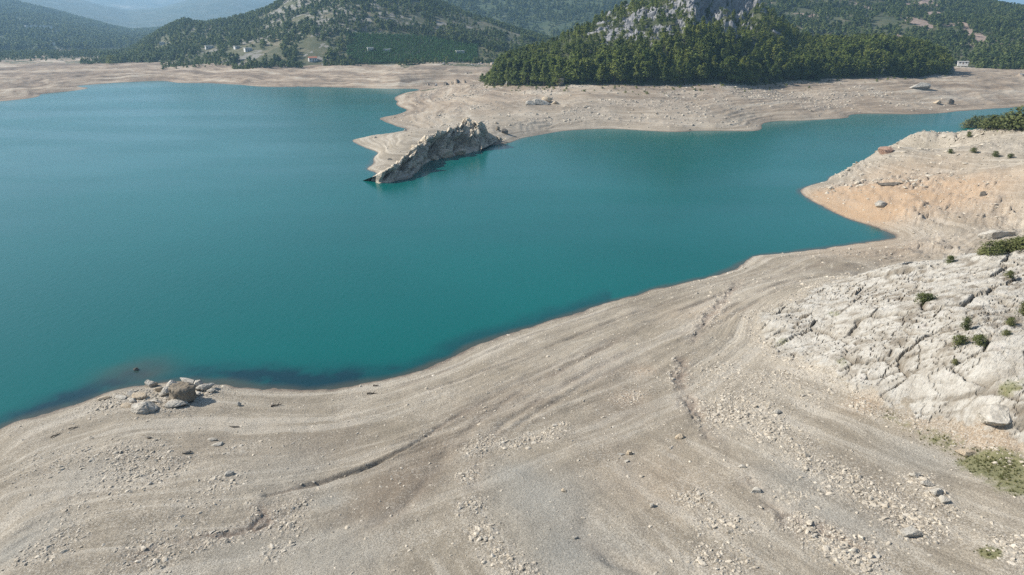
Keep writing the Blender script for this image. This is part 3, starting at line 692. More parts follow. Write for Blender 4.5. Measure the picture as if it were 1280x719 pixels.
# icosphere in numpy
def ico(sub_=1):
    t = (1 + 5 ** .5) / 2
    v = [(-1, t, 0), (1, t, 0), (-1, -t, 0), (1, -t, 0), (0, -1, t), (0, 1, t), (0, -1, -t), (0, 1, -t), (t, 0, -1), (t, 0, 1), (-t, 0, -1), (-t, 0, 1)]
    f = [(0,11,5),(0,5,1),(0,1,7),(0,7,10),(0,10,11),(1,5,9),(5,11,4),(11,10,2),(10,7,6),(7,1,8),(3,9,4),(3,4,2),(3,2,6),(3,6,8),(3,8,9),(4,9,5),(2,4,11),(6,2,10),(8,6,7),(9,8,1)]
    v = [Vector(p).normalized() for p in v]
    for _ in range(sub_):
        c = {}; nf = []
        def mid(a, b):
            k = (min(a, b), max(a, b))
            if k not in c: v.append((v[a] + v[b]).normalized()); c[k] = len(v) - 1
            return c[k]
        for a, b, d in f:
            x, y_, z_ = mid(a, b), mid(b, d), mid(d, a); nf += [(a, x, z_), (b, y_, x), (d, z_, y_), (x, y_, z_)]
        f = nf
    return np.array([tuple(p) for p in v]), np.array(f)
def stone_mesh(name, mat, seed, sub_=2, sx=1., sy=.8, sz=.6, cuts=9, rough=.06):
    """a broken stone: a ball cut by random planes"""
    rg = np.random.default_rng(seed); v, f = ico(sub_)
    for _ in range(cuts):
        n = rg.normal(size=3); n /= np.linalg.norm(n); d = rg.uniform(.45, .85)
        over = np.maximum(v @ n - d, 0); v = v - over[:, None] * n[None] * .95
    v = v * (1 + rough * rg.normal(size=(len(v), 1))) * np.array([sx, sy, sz])
    if sub_ >= 3:
        v = v * (1 + .10 * fbm(v[:, 0] * 3 + v[:, 2] * 2 + seed, v[:, 1] * 3 - v[:, 2] * 2, 4, seed))[:, None]
    v[:, 2] -= v[:, 2].min() * .55
    return fast_mesh(name, v, f, mat, False)

M_STONE = mat_rock('lake_stone', (.34, .285, .21), (.48, .42, .33), (.60, .545, .455), 1.6, True)
M_PALE = mat_rock('pale_limestone', (.25, .222, .178), (.39, .355, .295), (.50, .465, .40), .9)
M_DARKROCK = mat_rock('dark_weathered_rock', (.085, .075, .06), (.15, .13, .105), (.24, .21, .17), .8)
M_BROWNROCK = mat_rock('brown_crusted_rock', (.12, .098, .07), (.20, .165, .12), (.28, .235, .175), .9)
M_REDROCK = mat_rock('reddish_rock', (.22, .13, .09), (.34, .22, .16), (.42, .30, .22), .9)
M_TANROCK = mat_rock('tan_rock', (.27, .21, .14), (.42, .34, .24), (.52, .44, .33), .9)

pebs = [stone_mesh('pebble', M_STONE, 100 + k, 1, 1, random.uniform(.6, .95), random.uniform(.45, .7), 7, .09) for k in range(7)]
PEB = proto_collection('pebble', pebs)
def sample_gravel(n, amin, amax, rmin, rmax, seed, gate, smin, smax, pw=3.2):
    rg = np.random.default_rng(seed)
    a = np.radians(rg.uniform(amin, amax, n)); r = np.sqrt(rg.uniform(rmin ** 2, rmax ** 2, n))
    x, y = xy(a, r); z_, b0, w_, t_, at_ = terrain(x, y, full=True)
    p = gate(at_, b0, r)
    ok = (rg.random(n) < p) & (w_ == 0) & (b0 > .12)
    x, y, z_ = x[ok], y[ok], z_[ok]; m = len(x)
    s = smin + (smax - smin) * rg.random(m) ** pw
    sc3 = np.stack([s * rg.uniform(.8, 1.3, m), s, s * rg.uniform(.6, 1.0, m)], 1)
    rot = np.stack([rg.uniform(-.4, .4, m), rg.uniform(-.4, .4, m), rg.uniform(0, 6.28, m)], 1)
    return np.stack([x, y, z_ - .22 * s], 1), rot, sc3, rg.integers(0, 7, m)
parts = [sample_gravel(330000, -45, 45, 38, 150, 1, lambda t, b, r: np.clip(.035 + .8 * np.clip(t['stony'] - .3, 0, 1.6) ** 1.1, 0, 1) * (1 - .9 * t['lime']) * (1 - .7 * np.clip(t['silt'], 0, 1)) * (1 - .8 * np.clip(t['grass'], 0, 1)), .06, .27, 3.4),
         sample_gravel(170000, -45, 45, 42, 135, 2, lambda t, b, r: np.clip(.004 + .5 * np.clip(t['stony'] - .42, 0, 1.2) ** 1.3, 0, 1) * (1 - .9 * t['lime']), .11, .46, 4.5),
         sample_gravel(90000, 8, 45, 130, 360, 3, lambda t, b, r: np.clip(.10 + .3 * t['stony'], 0, 1) * (b < 20), .10, .55, 5.),
         sample_gravel(150000, -14, 34, 240, 600, 4, lambda t, b, r: np.clip(.03 + .45 * t['stony'] ** 2, 0, 1) * (b > .6), .2, 1.4, 5.)]
scatter('gravel', *[np.concatenate([p[k] for p in parts]) for k in range(4)], PEB)

# ---------------------------------------------------------------- trees
LEAF = mat_leaf('pine_needles', (.055, .085, .020), (.135, .18, .034), (.23, .25, .052))
LEAF_FAR = mat_leaf('far_foliage', (.055, .092, .028), (.115, .160, .044), (.19, .215, .070))
LEAF_BUSH = mat_leaf('scrub_leaves', (.07, .095, .028), (.13, .15, .045), (.21, .20, .09))
BARK = mat_plain('bark', (.10, .075, .055), .95, .5, 2.)
def leaf_cards(cent, size, rg, flat=.5, h=10.):
    """one small leaf-clump quad round each centre"""
    n = len(cent)
    o_ = cent - np.array([0, 0, h * .35]); o_ = o_ / (np.linalg.norm(o_, axis=1)[:, None] + 1e-6)
    d = rg.normal(size=(n, 3)) * .55 + o_ * .95; d[:, 2] += flat * .7; d /= np.linalg.norm(d, axis=1)[:, None]
    u = np.cross(d, rg.normal(size=(n, 3))); u /= np.linalg.norm(u, axis=1)[:, None]; w = np.cross(d, u)
    s = size * rg.uniform(.6, 1.3, (n, 1)); s2 = s * rg.uniform(.5, 1., (n, 1))
    V_ = np.stack([cent + u * s, cent + w * s2, cent - u * s, cent - w * s2], 1).reshape(-1, 3)
    return V_, np.arange(4 * n).reshape(n, 4)
def crown_mesh(name, seed, mat, h=10., rad=2.6, clumps=46, per=15, leaf=.42, base_=.18, kind='pine'):
    rg = np.random.default_rng(seed); C_ = []
    lean = rg.normal(size=2) * .05
    for k in range(clumps):
        t = rg.random() ** .85
        zc = h * (base_ + (1 - base_) * t)
        if kind == 'pine': R_ = rad * (1.05 - t) ** .62 * (.55 + .45 * math.sin(3.1 * t + .4)) * rg.uniform(.75, 1.15)
        else: R_ = rad * math.sqrt(max(.02, 1 - (2 * t - .85) ** 2 / 1.6)) * rg.uniform(.7, 1.1)
        an = rg.uniform(0, 6.283)
        if kind == 'round': R_ *= .8 + .30 * math.sin(2 * an + seed) + .16 * math.sin(5 * an + 2 * seed)
        q = R_ * rg.uniform(.35, 1.0) ** .6
        c = np.array([math.cos(an) * q + lean[0] * zc, math.sin(an) * q + lean[1] * zc, zc])
        sp = rad * .30 * rg.uniform(.7, 1.2) * (1.15 - .6 * t)
        C_.append(c + rg.normal(size=(per, 3)) * np.array([sp, sp, sp * .62]))
    C_ = np.concatenate(C_)
    V_, F_ = leaf_cards(C_, leaf, rg, .5, h)
    return fast_mesh(name, V_, F_, mat, True)
def trunk_mesh(name, seed, h=8.5, r0=.24):
    rg = np.random.default_rng(seed); V_ = []; F_ = []
    def tube(p0, p1, ra, rb, n=6, seg=3):
        p0 = np.array(p0, float); p1 = np.array(p1, float); d = p1 - p0; d /= np.linalg.norm(d); u = np.cross(d, [.3, .9, .2]); u /= np.linalg.norm(u); w = np.cross(d, u)
        s0 = len(V_)
        for i in range(seg + 1):
            t = i / seg; c = p0 + (p1 - p0) * t + (rg.normal(size=3) * ra * .3 if 0 < i < seg else 0); r_ = ra + (rb - ra) * t
            for j in range(n): an = 6.2832 * j / n; V_.append(c + r_ * (math.cos(an) * u + math.sin(an) * w))
        for i in range(seg):
            for j in range(n): F_.append((s0 + i * n + j, s0 + i * n + (j + 1) % n, s0 + (i + 1) * n + (j + 1) % n, s0 + (i + 1) * n + j))
    tube((0, 0, -.5), (rg.normal() * .2, rg.normal() * .2, h), r0, .05, 7, 5)
    for k in range(9):
        z_ = h * (.22 + .075 * k); an = rg.uniform(0, 6.28); L_ = 1.9 * (1.15 - z_ / h)
        tube((0, 0, z_), (math.cos(an) * L_, math.sin(an) * L_, z_ + L_ * .35), r0 * .3, .03, 4, 2)
    return mesh_from(name, V_, F_, BARK, True)
PINES = [crown_mesh('crown', 600 + k, LEAF, 10, rd, 48, 15, .40, bs) for k, (rd, bs) in enumerate(((1.7, .12), (3.1, .30), (2.2, .08), (2.7, .24), (1.9, .2), (3.3, .34), (2.5, .14)))]
TRUNKS = [trunk_mesh('trunk', 640 + k) for k in range(7)]
FARTREES = [crown_mesh('far_tree', 700 + k, LEAF_FAR, 10, random.uniform(2.6, 3.4), 20, 6, .95) for k in range(5)] + \
           [crown_mesh('far_bush', 720 + k, LEAF_FAR, 5, 2.8, 16, 6, .85, .05, 'round') for k in range(3)]
FAR = proto_collection('far_tree', FARTREES)
MIDC = proto_collection('hill_tree', [crown_mesh('hill_tree', 740 + k, LEAF, 10, (1.8, 3.2, 2.3, 2.8, 2.0)[k], 34, 11, .52, (.1, .3, .15, .25, .1)[k]) for k in range(5)] + [crown_mesh('hill_bush', 750 + k, LEAF, 5, 2.8, 22, 9, .5, .05, 'round') for k in range(3)])

def sample_layer(k, u0, u1, n, seed, tmax=1.1):
    rg = np.random.default_rng(seed); L = LAYERS[k][1]
    a0 = float(az_el(u0, 40)[0]); a1 = float(az_el(u1, 40)[0])
    a = rg.uniform(a0, a1, n); rb = np.interp(a, L['a'], L['rb']); rr = np.interp(a, L['a'], L['rr'])
    r = np.sqrt(rg.uniform(0, 1, n) * ((rr * tmax) ** 2 - rb ** 2) + rb ** 2)
    x, y = xy(a, r); z_, b0, w_, t_, at_ = terrain(x, y, full=True)
    ok = w_ == k + 1
    return x[ok], y[ok], z_[ok], t_[ok], at_['rock'][ok], a[ok], rg

# pines and scrub of the rocky hill
x, y, z_, t_, rk, a_, rg = sample_layer(0, 599, 1196, 15000, 5, 1.05)
nz = fbm(x / 30, y / 30, 3, 801)
ua = lambda u: float(az_el(u, 60)[0])
low = sstep(.46, .12, t_ + .22 * nz) ; side = np.maximum(sstep(ua(990), ua(1040), a_), sstep(ua(700), ua(640), a_))
dens = np.clip(.75 + .5 * np.maximum(low, side * .8) + .3 * nz, .1, 1) * np.where(rk < .45, 1, .36)
ok = rg.random(len(x)) < dens * .62
x, y, z_, t_, rk, a_, low, side, nz = [q[ok] for q in (x, y, z_, t_, rk, a_, low, side, nz)]
size = np.where(rk > .45, .55, 1) * (.45 + .55 * sstep(ua(596), ua(632), a_)) * (.62 + .22 * sstep(ua(690), ua(620), a_) + .36 * np.maximum(low, .8 * side)) * rg.uniform(.55, 1.38, len(x)) * (1 + .25 * nz)
bush = (rg.random(len(x)) < .18 + .45 * (1 - np.maximum(low, side))) & (t_ > .12)
# spacing: drop any tree standing inside a bigger one
order = np.argsort(-size); grid = {}; keepi = []
for i in order:
    c = (int(x[i] // 4), int(y[i] // 4)); good = True
    for di in (-1, 0, 1):
        for dj in (-1, 0, 1):
            for j in grid.get((c[0] + di, c[1] + dj), ()):
                if (x[i] - x[j]) ** 2 + (y[i] - y[j]) ** 2 < (1.9 if bush[i] else 2.6) ** 2: good = False
    if good: keepi.append(i); grid.setdefault(c, []).append(i)
keepi = np.array(keepi)
x, y, z_, t_, size, bush, a_ = [q[keepi] for q in (x, y, z_, t_, size, bush, a_)]
score = np.where(bush, -1, size / np.hypot(x, y) * (t_ < .5))
top = np.argsort(-score)[:300]; rest = np.setdiff1d(np.arange(len(x)), top)
top = top[np.argsort(a_[top])]
for n_, i in enumerate(top):
    root = bpy.data.objects.new('pine_tree', None); COL.objects.link(root)
    root.location = (x[i], y[i], z_[i]); root.rotation_euler = (0, 0, random.uniform(0, 6.28))
    s = float(size[i]) * 1.12; root.scale = (s * random.uniform(.85, 1.15), s * random.uniform(.85, 1.15), s)
    lab = 'green pine tree standing in the wooded belt at the foot of the grey rocky hill'; grp = 'pine trees at the foot of the rocky hill'
    if n_ == 0: lab = 'green pine at the far left tip of the wood below the rocky hill'
    if n_ == len(top) - 1: lab = 'green pine at the far right tip of the wood below the rocky hill'
    tag(root, lab, 'tree', grp)
    v_ = random.randrange(7)
    link('crown', PINES[v_], root); link('trunk', TRUNKS[v_], root)
L0 = LAYERS[0][1]; fa = np.interp(RNG.random(260), [0, 1], [ua(602), ua(1190)]); fr = np.interp(fa, L0['a'], L0['rb']) + 8 - RNG.random(260) ** 2 * 38
fx, fy = xy(fa, fr); fz = terrain(fx, fy); nf = 260
x, y, z_, size, bush = np.append(x, fx), np.append(y, fy), np.append(z_, fz), np.append(size, RNG.uniform(.15, .5, nf)), np.append(bush, np.ones(nf, bool))
rest = np.append(rest, np.arange(len(x) - nf, len(x)))
m = len(rest); s = size[rest] * np.where(bush[rest], .75, 1.05)
scatter('hill_woodland', np.stack([x[rest], y[rest], z_[rest] - .3], 1), np.stack([np.zeros(m), np.zeros(m), rg.uniform(0, 6.28, m)], 1),
        np.stack([s * rg.uniform(.85, 1.2, m), s * rg.uniform(.85, 1.2, m), s], 1), np.where(bush[rest], rg.integers(5, 8, m), rg.integers(0, 5, m)), MIDC)

# ---------------------------------------------------------------- placing single things
def place(u, v):
    """a point of the finished terrain seen at that spot of the frame"""
    a, t = az_el(u, v); a = float(a); t = float(t)
    r = np.exp(np.linspace(math.log(30), math.log(2500), 5000)); h = terrain(r * math.sin(a), r * math.cos(a)); h = np.maximum(h, -.05)
    k = int(np.argmax(CAM_H + r * t < h)) or len(r) - 1
    return r[k] * math.sin(a), r[k] * math.cos(a), float(h[k]), math.hypot(r[k], CAM_H - h[k]) / FPX

HOUSES = [(310,60,1255,11,8,5,.3,'white house at the left foot of the forested hill above the shore','flat'),
           (463,60,1122,9,8,5,.1,'white house, left of the pair above the green orchard','flat'),
           (484,61,1118,10,7,4,-.2,'long low white house, right of the pair above the green orchard','flat'),
           (575,63,1082,13,7,4,.2,'white house at the right end of the green orchard','flat'),
           (391,72,1130,12,8,4,.15,'house with a red tile roof among clearings left of the orchard','tile'),
           (262,57,1310,14,7,5,.2,'pale long house on the slope at the left end of the forested hill','flat'),
           (203,52,1420,9,7,5,-.3,'small white house highest on the left nose of the forested hill','flat'),
           (296,57,1275,8,7,4,.4,'small white house beside the one at the left foot of the hill','flat'),
           (49,33,3224,27,18,12,.2,'white house in the hazy village on the left mountain, leftmost','flat'),
           (61,33,3239,23,18,12,-.2,'white house in the hazy village, centre of the upper row','flat'),
           (72,37,3193,23,16,10,.3,'white house in the hazy village at its right end','flat'),
           (37,32,3255,22,16,10,.1,'faint white house at the upper left end of the hazy village','flat'),
           (66,53,2250,20,11,7,.1,'lowest white house under the hazy village on the left mountain','flat'),
           (1203,78,930,12,8,3.5,.1,'low white house on the far right shore under the pine ridge','flat')]
HOUSE_XY = {(h[0], h[1]): place(h[0], h[1] + 4)[:3] for h in HOUSES}
def clear_houses(x, y):
    g = np.ones(x.shape); r = np.hypot(x, y); a = np.arctan2(x, y)
    for hx, hy, hz in HOUSE_XY.values():
        hr = math.hypot(hx, hy); da = np.abs(a - math.atan2(hx, hy)) * hr
        g *= 1 - ((da < 13) & (r < hr + 14) & (r > hr - 60))
    return g
# woods on the hills farther off
def forest(name, k, u0, u1, n, seed, smin, smax, gate, tmax=1.08, bushy=.25):
    x, y, z_, t_, rk, a_, rg = sample_layer(k, u0, u1, n, seed, tmax)
    nz = fbm(x / 70, y / 70, 4, 820 + k)
    ok = rg.random(len(x)) < gate(nz, rk, t_, a_) * clear_houses(x, y) * sstep(-.34, -.24, fbm(x / 38, y / 38, 3, 860 + k))
    x, y, z_ = x[ok], y[ok], z_[ok]; m = len(x)
    s = rg.uniform(smin, smax, m)
    b = rg.random(m) < bushy
    scatter(name, np.stack([x, y, z_ - .4], 1), np.stack([np.zeros(m), np.zeros(m), rg.uniform(0, 6.28, m)], 1), np.stack([s * 1.15, s * 1.15, s], 1), np.where(b, rg.integers(5, 8, m), rg.integers(0, 5, m)), FAR)
def clear_field(a_, t_):
    g = np.ones(a_.shape)
    for u0, u1, t0, t1 in FIELDS:
        g *= 1 - ((a_ > float(az_el(u0, 70)[0])) & (a_ < float(az_el(u1, 70)[0])) & (t_ > t0) & (t_ < t1))
    return g
FIELDS = [(440, 600, -.1, .20), (300, 352, .04, .16), (372, 412, .05, .14), (598, 652, .55, .82)]
forest('near_forest', 1, 120, 780, 24000, 21, .55, 1.0, lambda nz, rk, t, a: np.clip(.55 + .95 * nz, .08, 1) * (1 - .4 * rk) * clear_field(a, t))
forest('ridge_forest', 2, 850, 1330, 26000, 22, .6, 1.1, lambda nz, rk, t, a: np.clip(.58 + .9 * nz, .12, 1) * (1 - .8 * rk))
forest('mountain_forest', 3, 430, 960, 30000, 23, .8, 1.3, lambda nz, rk, t, a: np.clip(.75 + .4 * nz, .3, 1) * (1 - .7 * rk))
forest('hillside_forest', 4, -60, 300, 34000, 24, 1.0, 1.7, lambda nz, rk, t, a: np.clip(.5 + .8 * nz, .05, 1))
exec_later = []

# low fields below the forested hill: crop rows
M_CROP = mat_leaf('orchard_leaves', (.035, .10, .02), (.055, .14, .025), (.08, .17, .035))
CROPC = proto_collection('orchard_tree', [crown_mesh('orchard_tree', 760 + k, M_CROP, 3.4, 2.0, 12, 8, .5, .1, 'round') for k in range(3)])
pts = []
for u in np.linspace(436, 596, 58):
    for q in np.linspace(0, 1, 20):
        r = 902 + 95 * q; a = float(az_el(u + random.uniform(-.6, .6), 75)[0]); pts.append((r * math.sin(a), r * math.cos(a)))
pts = np.array(pts); zf = terrain(pts[:, 0], pts[:, 1]); m = len(pts)
scatter('orchard', np.c_[pts, zf - .2], np.c_[np.zeros(m), np.zeros(m), RNG.uniform(0, 6, m)], np.repeat(RNG.uniform(.8, 1.15, (m, 1)), 3, 1), RNG.integers(0, 3, m), CROPC)
# hedge and bushes along the shore road
pts = []
for (u0, u1, r0, r1, n) in ((100, 200, 1170, 1230, 200), (200, 300, 960, 1120, 260), (290, 440, 885, 915, 300), (596, 640, 885, 900, 40), (430, 604, 880, 893, 130), (440, 600, 1005, 1030, 160), (1195, 1330, 905, 925, 160), (-80, 240, 1420, 1720, 3200), (250, 440, 1000, 1080, 160), (-60, 180, 1300, 1450, 60)):
    u = RNG.uniform(u0, u1, n); a = az_el(u, 75)[0]; r = RNG.uniform(r0, r1, n); pts.append(np.stack(xy(a, r), 1))
pts = np.concatenate(pts); pts = pts[clear_houses(pts[:, 0], pts[:, 1]) > 0]; zf = terrain(pts[:, 0], pts[:, 1]); m = len(pts); s = RNG.uniform(.35, .8, m)
scatter('shore_thicket', np.c_[pts, zf - .4], np.c_[np.zeros(m), np.zeros(m), RNG.uniform(0, 6, m)], np.repeat(s[:, None], 3, 1), RNG.integers(0, 8, m), FAR)

# ---------------------------------------------------------------- rock spine in the lake
def spine():
    crest = [(463,223,1.5),(478,216,3.6),(495,206,5.1),(508,194,6.4),(521,183,7.8),(529,175,8.2),(536,171,8.6),(552,167,9.4),(567,160,10.2),(580,151,11.6),(589,148,12.6),(597,152,11.6),(604,160,7.6),(614,167,4.4),(624,171,2.8),(632,174,1.8)]
    foot = [(466,229),(474,231),(488,230),(505,225),(521,217),(530,207),(536,203),(548,200),(561,198),(575,195),(590,192),(600,189),(602,186),(612,181),(620,177),(629,175.5)]
    K = []
    for (u, v, z_), (fu, fv) in zip(crest, foot):
        a, r = on_plane(u, v, z_); c = np.array([*xy(a, r), z_]); fz = 0 if fu < 601 else 1.5; a, r = on_plane(fu, fv, fz - .4); f = np.array([*xy(a, r), fz - .6])
        K.append((c, f))
    n = 190; V_ = []; ns = 46
    s = np.linspace(.45, len(K) - 1, n)
    for q in s:
        i = min(int(q), len(K) - 2); t = q - i
        c = K[i][0] * (1 - t) + K[i + 1][0] * t; f = K[i][1] * (1 - t) + K[i + 1][1] * t
        d = c[:2] - f[:2]; L_ = np.linalg.norm(d) + 1e-6; d = d / L_
        bw = min(1., .12 + c[2] / 7); back = np.array([c[0] - (7 * abs(d[0]) + 6) * bw, c[1] + 8 * bw, 0]); back[2] = max(-.3, float(base(np.arctan2(back[0], back[1]), np.hypot(back[0], back[1]))) - .8)
        bl = []
        for w in np.linspace(0, 1, ns):
            if w < .4:
                e = w / .4; p = back * (1 - e) + c * e; p[2] = back[2] + (c[2] - back[2]) * e ** .85
            else:
                e = (w - .4) / .6; p = c * (1 - e) + f * e
                bulge = (1 - e) ** 2.0 if c[2] > 3 else 1 - e
                hz = e ** 1.05
                p[:2] = c[:2] * (1 - hz) + f[:2] * hz; p[2] = f[2] + (c[2] - f[2]) * (1 - e ** 1.25)
            bl.append(p)
        V_ += bl
    V_ = np.array(V_); W_ = np.tile(np.linspace(0, 1, ns), n)
    G_ = V_.reshape(n, ns, 3)
    Ls = np.concatenate([[0], np.cumsum(np.linalg.norm(np.diff(G_[:, 18], axis=0), axis=1))]); hx = np.repeat(Ls, ns)
    hy = np.concatenate([np.zeros((n, 1)), np.cumsum(np.linalg.norm(np.diff(G_, axis=1), axis=2), axis=1)], 1).ravel()
    du = np.gradient(G_, axis=0); dv = np.gradient(G_, axis=1); N_ = np.cross(du, dv); N_ /= np.linalg.norm(N_, axis=2)[..., None] + 1e-9
    for _ in range(10):
        N_[1:-1] = (N_[:-2] + N_[1:-1] * 2 + N_[2:]) / 4; N_[:, 1:-1] = (N_[:, :-2] + N_[:, 1:-1] * 2 + N_[:, 2:]) / 4
    if N_[..., 2].mean() < 0: N_ = -N_
    N_ = N_.reshape(-1, 3)
    am = np.clip(V_[:, 2] / 6, .2, 1.0) * sstep(0, .2, W_) * np.maximum(sstep(1.02, .9, W_), .55)
    wv = 1.2 * fbm(hx / 3, hy / 3, 3, 905)
    f1, c1 = facets((hx + wv) / 6.0, (hy + wv) / 4.5, 910, 1.3, .08); f2, c2 = facets((hx + wv) / 2.6, (hy - wv) / 2.2, 920, 1.3, .1); f4, c4 = facets(hx / 1.1, hy / 1.0, 925, 1.2, .12); f3 = fbm(hx / 1.2, hy / 1.2, 3, 930)
    lw = fbm(hx / 9, hy / 9, 3, 933); am = am * sstep(0, 5, hx)
    hollow = sstep(.02, .30, fbm(hx / 6.5, hy / 5.0, 3, 936)) * sstep(.42, .55, W_) * sstep(1.0, .86, W_) * np.clip(V_[:, 2].clip(0) / 3, 0, 1)
    V_ = V_ + N_ * (am * (2.5 * f1 + 1.1 * f2 + .4 * f4 - 1.0 * c1 - .5 * c2 + .25 * f3 + 2.4 * lw) - 3.4 * hollow)[:, None]
    id_ = np.arange(n * ns).reshape(n, ns)
    Q_ = np.stack([id_[:-1, :-1].ravel(), id_[:-1, 1:].ravel(), id_[1:, 1:].ravel(), id_[1:, :-1].ravel()], 1)
    g = NT('spine_limestone')
    col = g.ramp(g.noise(.35, 7, .7), [(.3, (.36, .295, .21)), (.5, (.52, .44, .33)), (.7, (.60, .53, .42))])
    col = g.mix(g.range(g.noise(.9, 5, .7), .5, .66, 0, .8), col, (.16, .125, .085))
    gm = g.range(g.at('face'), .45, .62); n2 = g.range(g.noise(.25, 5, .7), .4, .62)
    col = g.mix(g.math('MULTIPLY', gm, g.range(n2, 0, 1, .0, .45)), col, (.17, .15, .12))  # darkens the cliff side, painting its shade into the rock colour
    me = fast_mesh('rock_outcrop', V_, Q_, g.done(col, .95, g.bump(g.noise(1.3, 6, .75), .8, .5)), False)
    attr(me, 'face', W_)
    o = link('rock_outcrop', me)
    tag(o, 'long craggy limestone ridge with a dark cliff at the tip of the middle peninsula', 'rock outcrop')
spine()

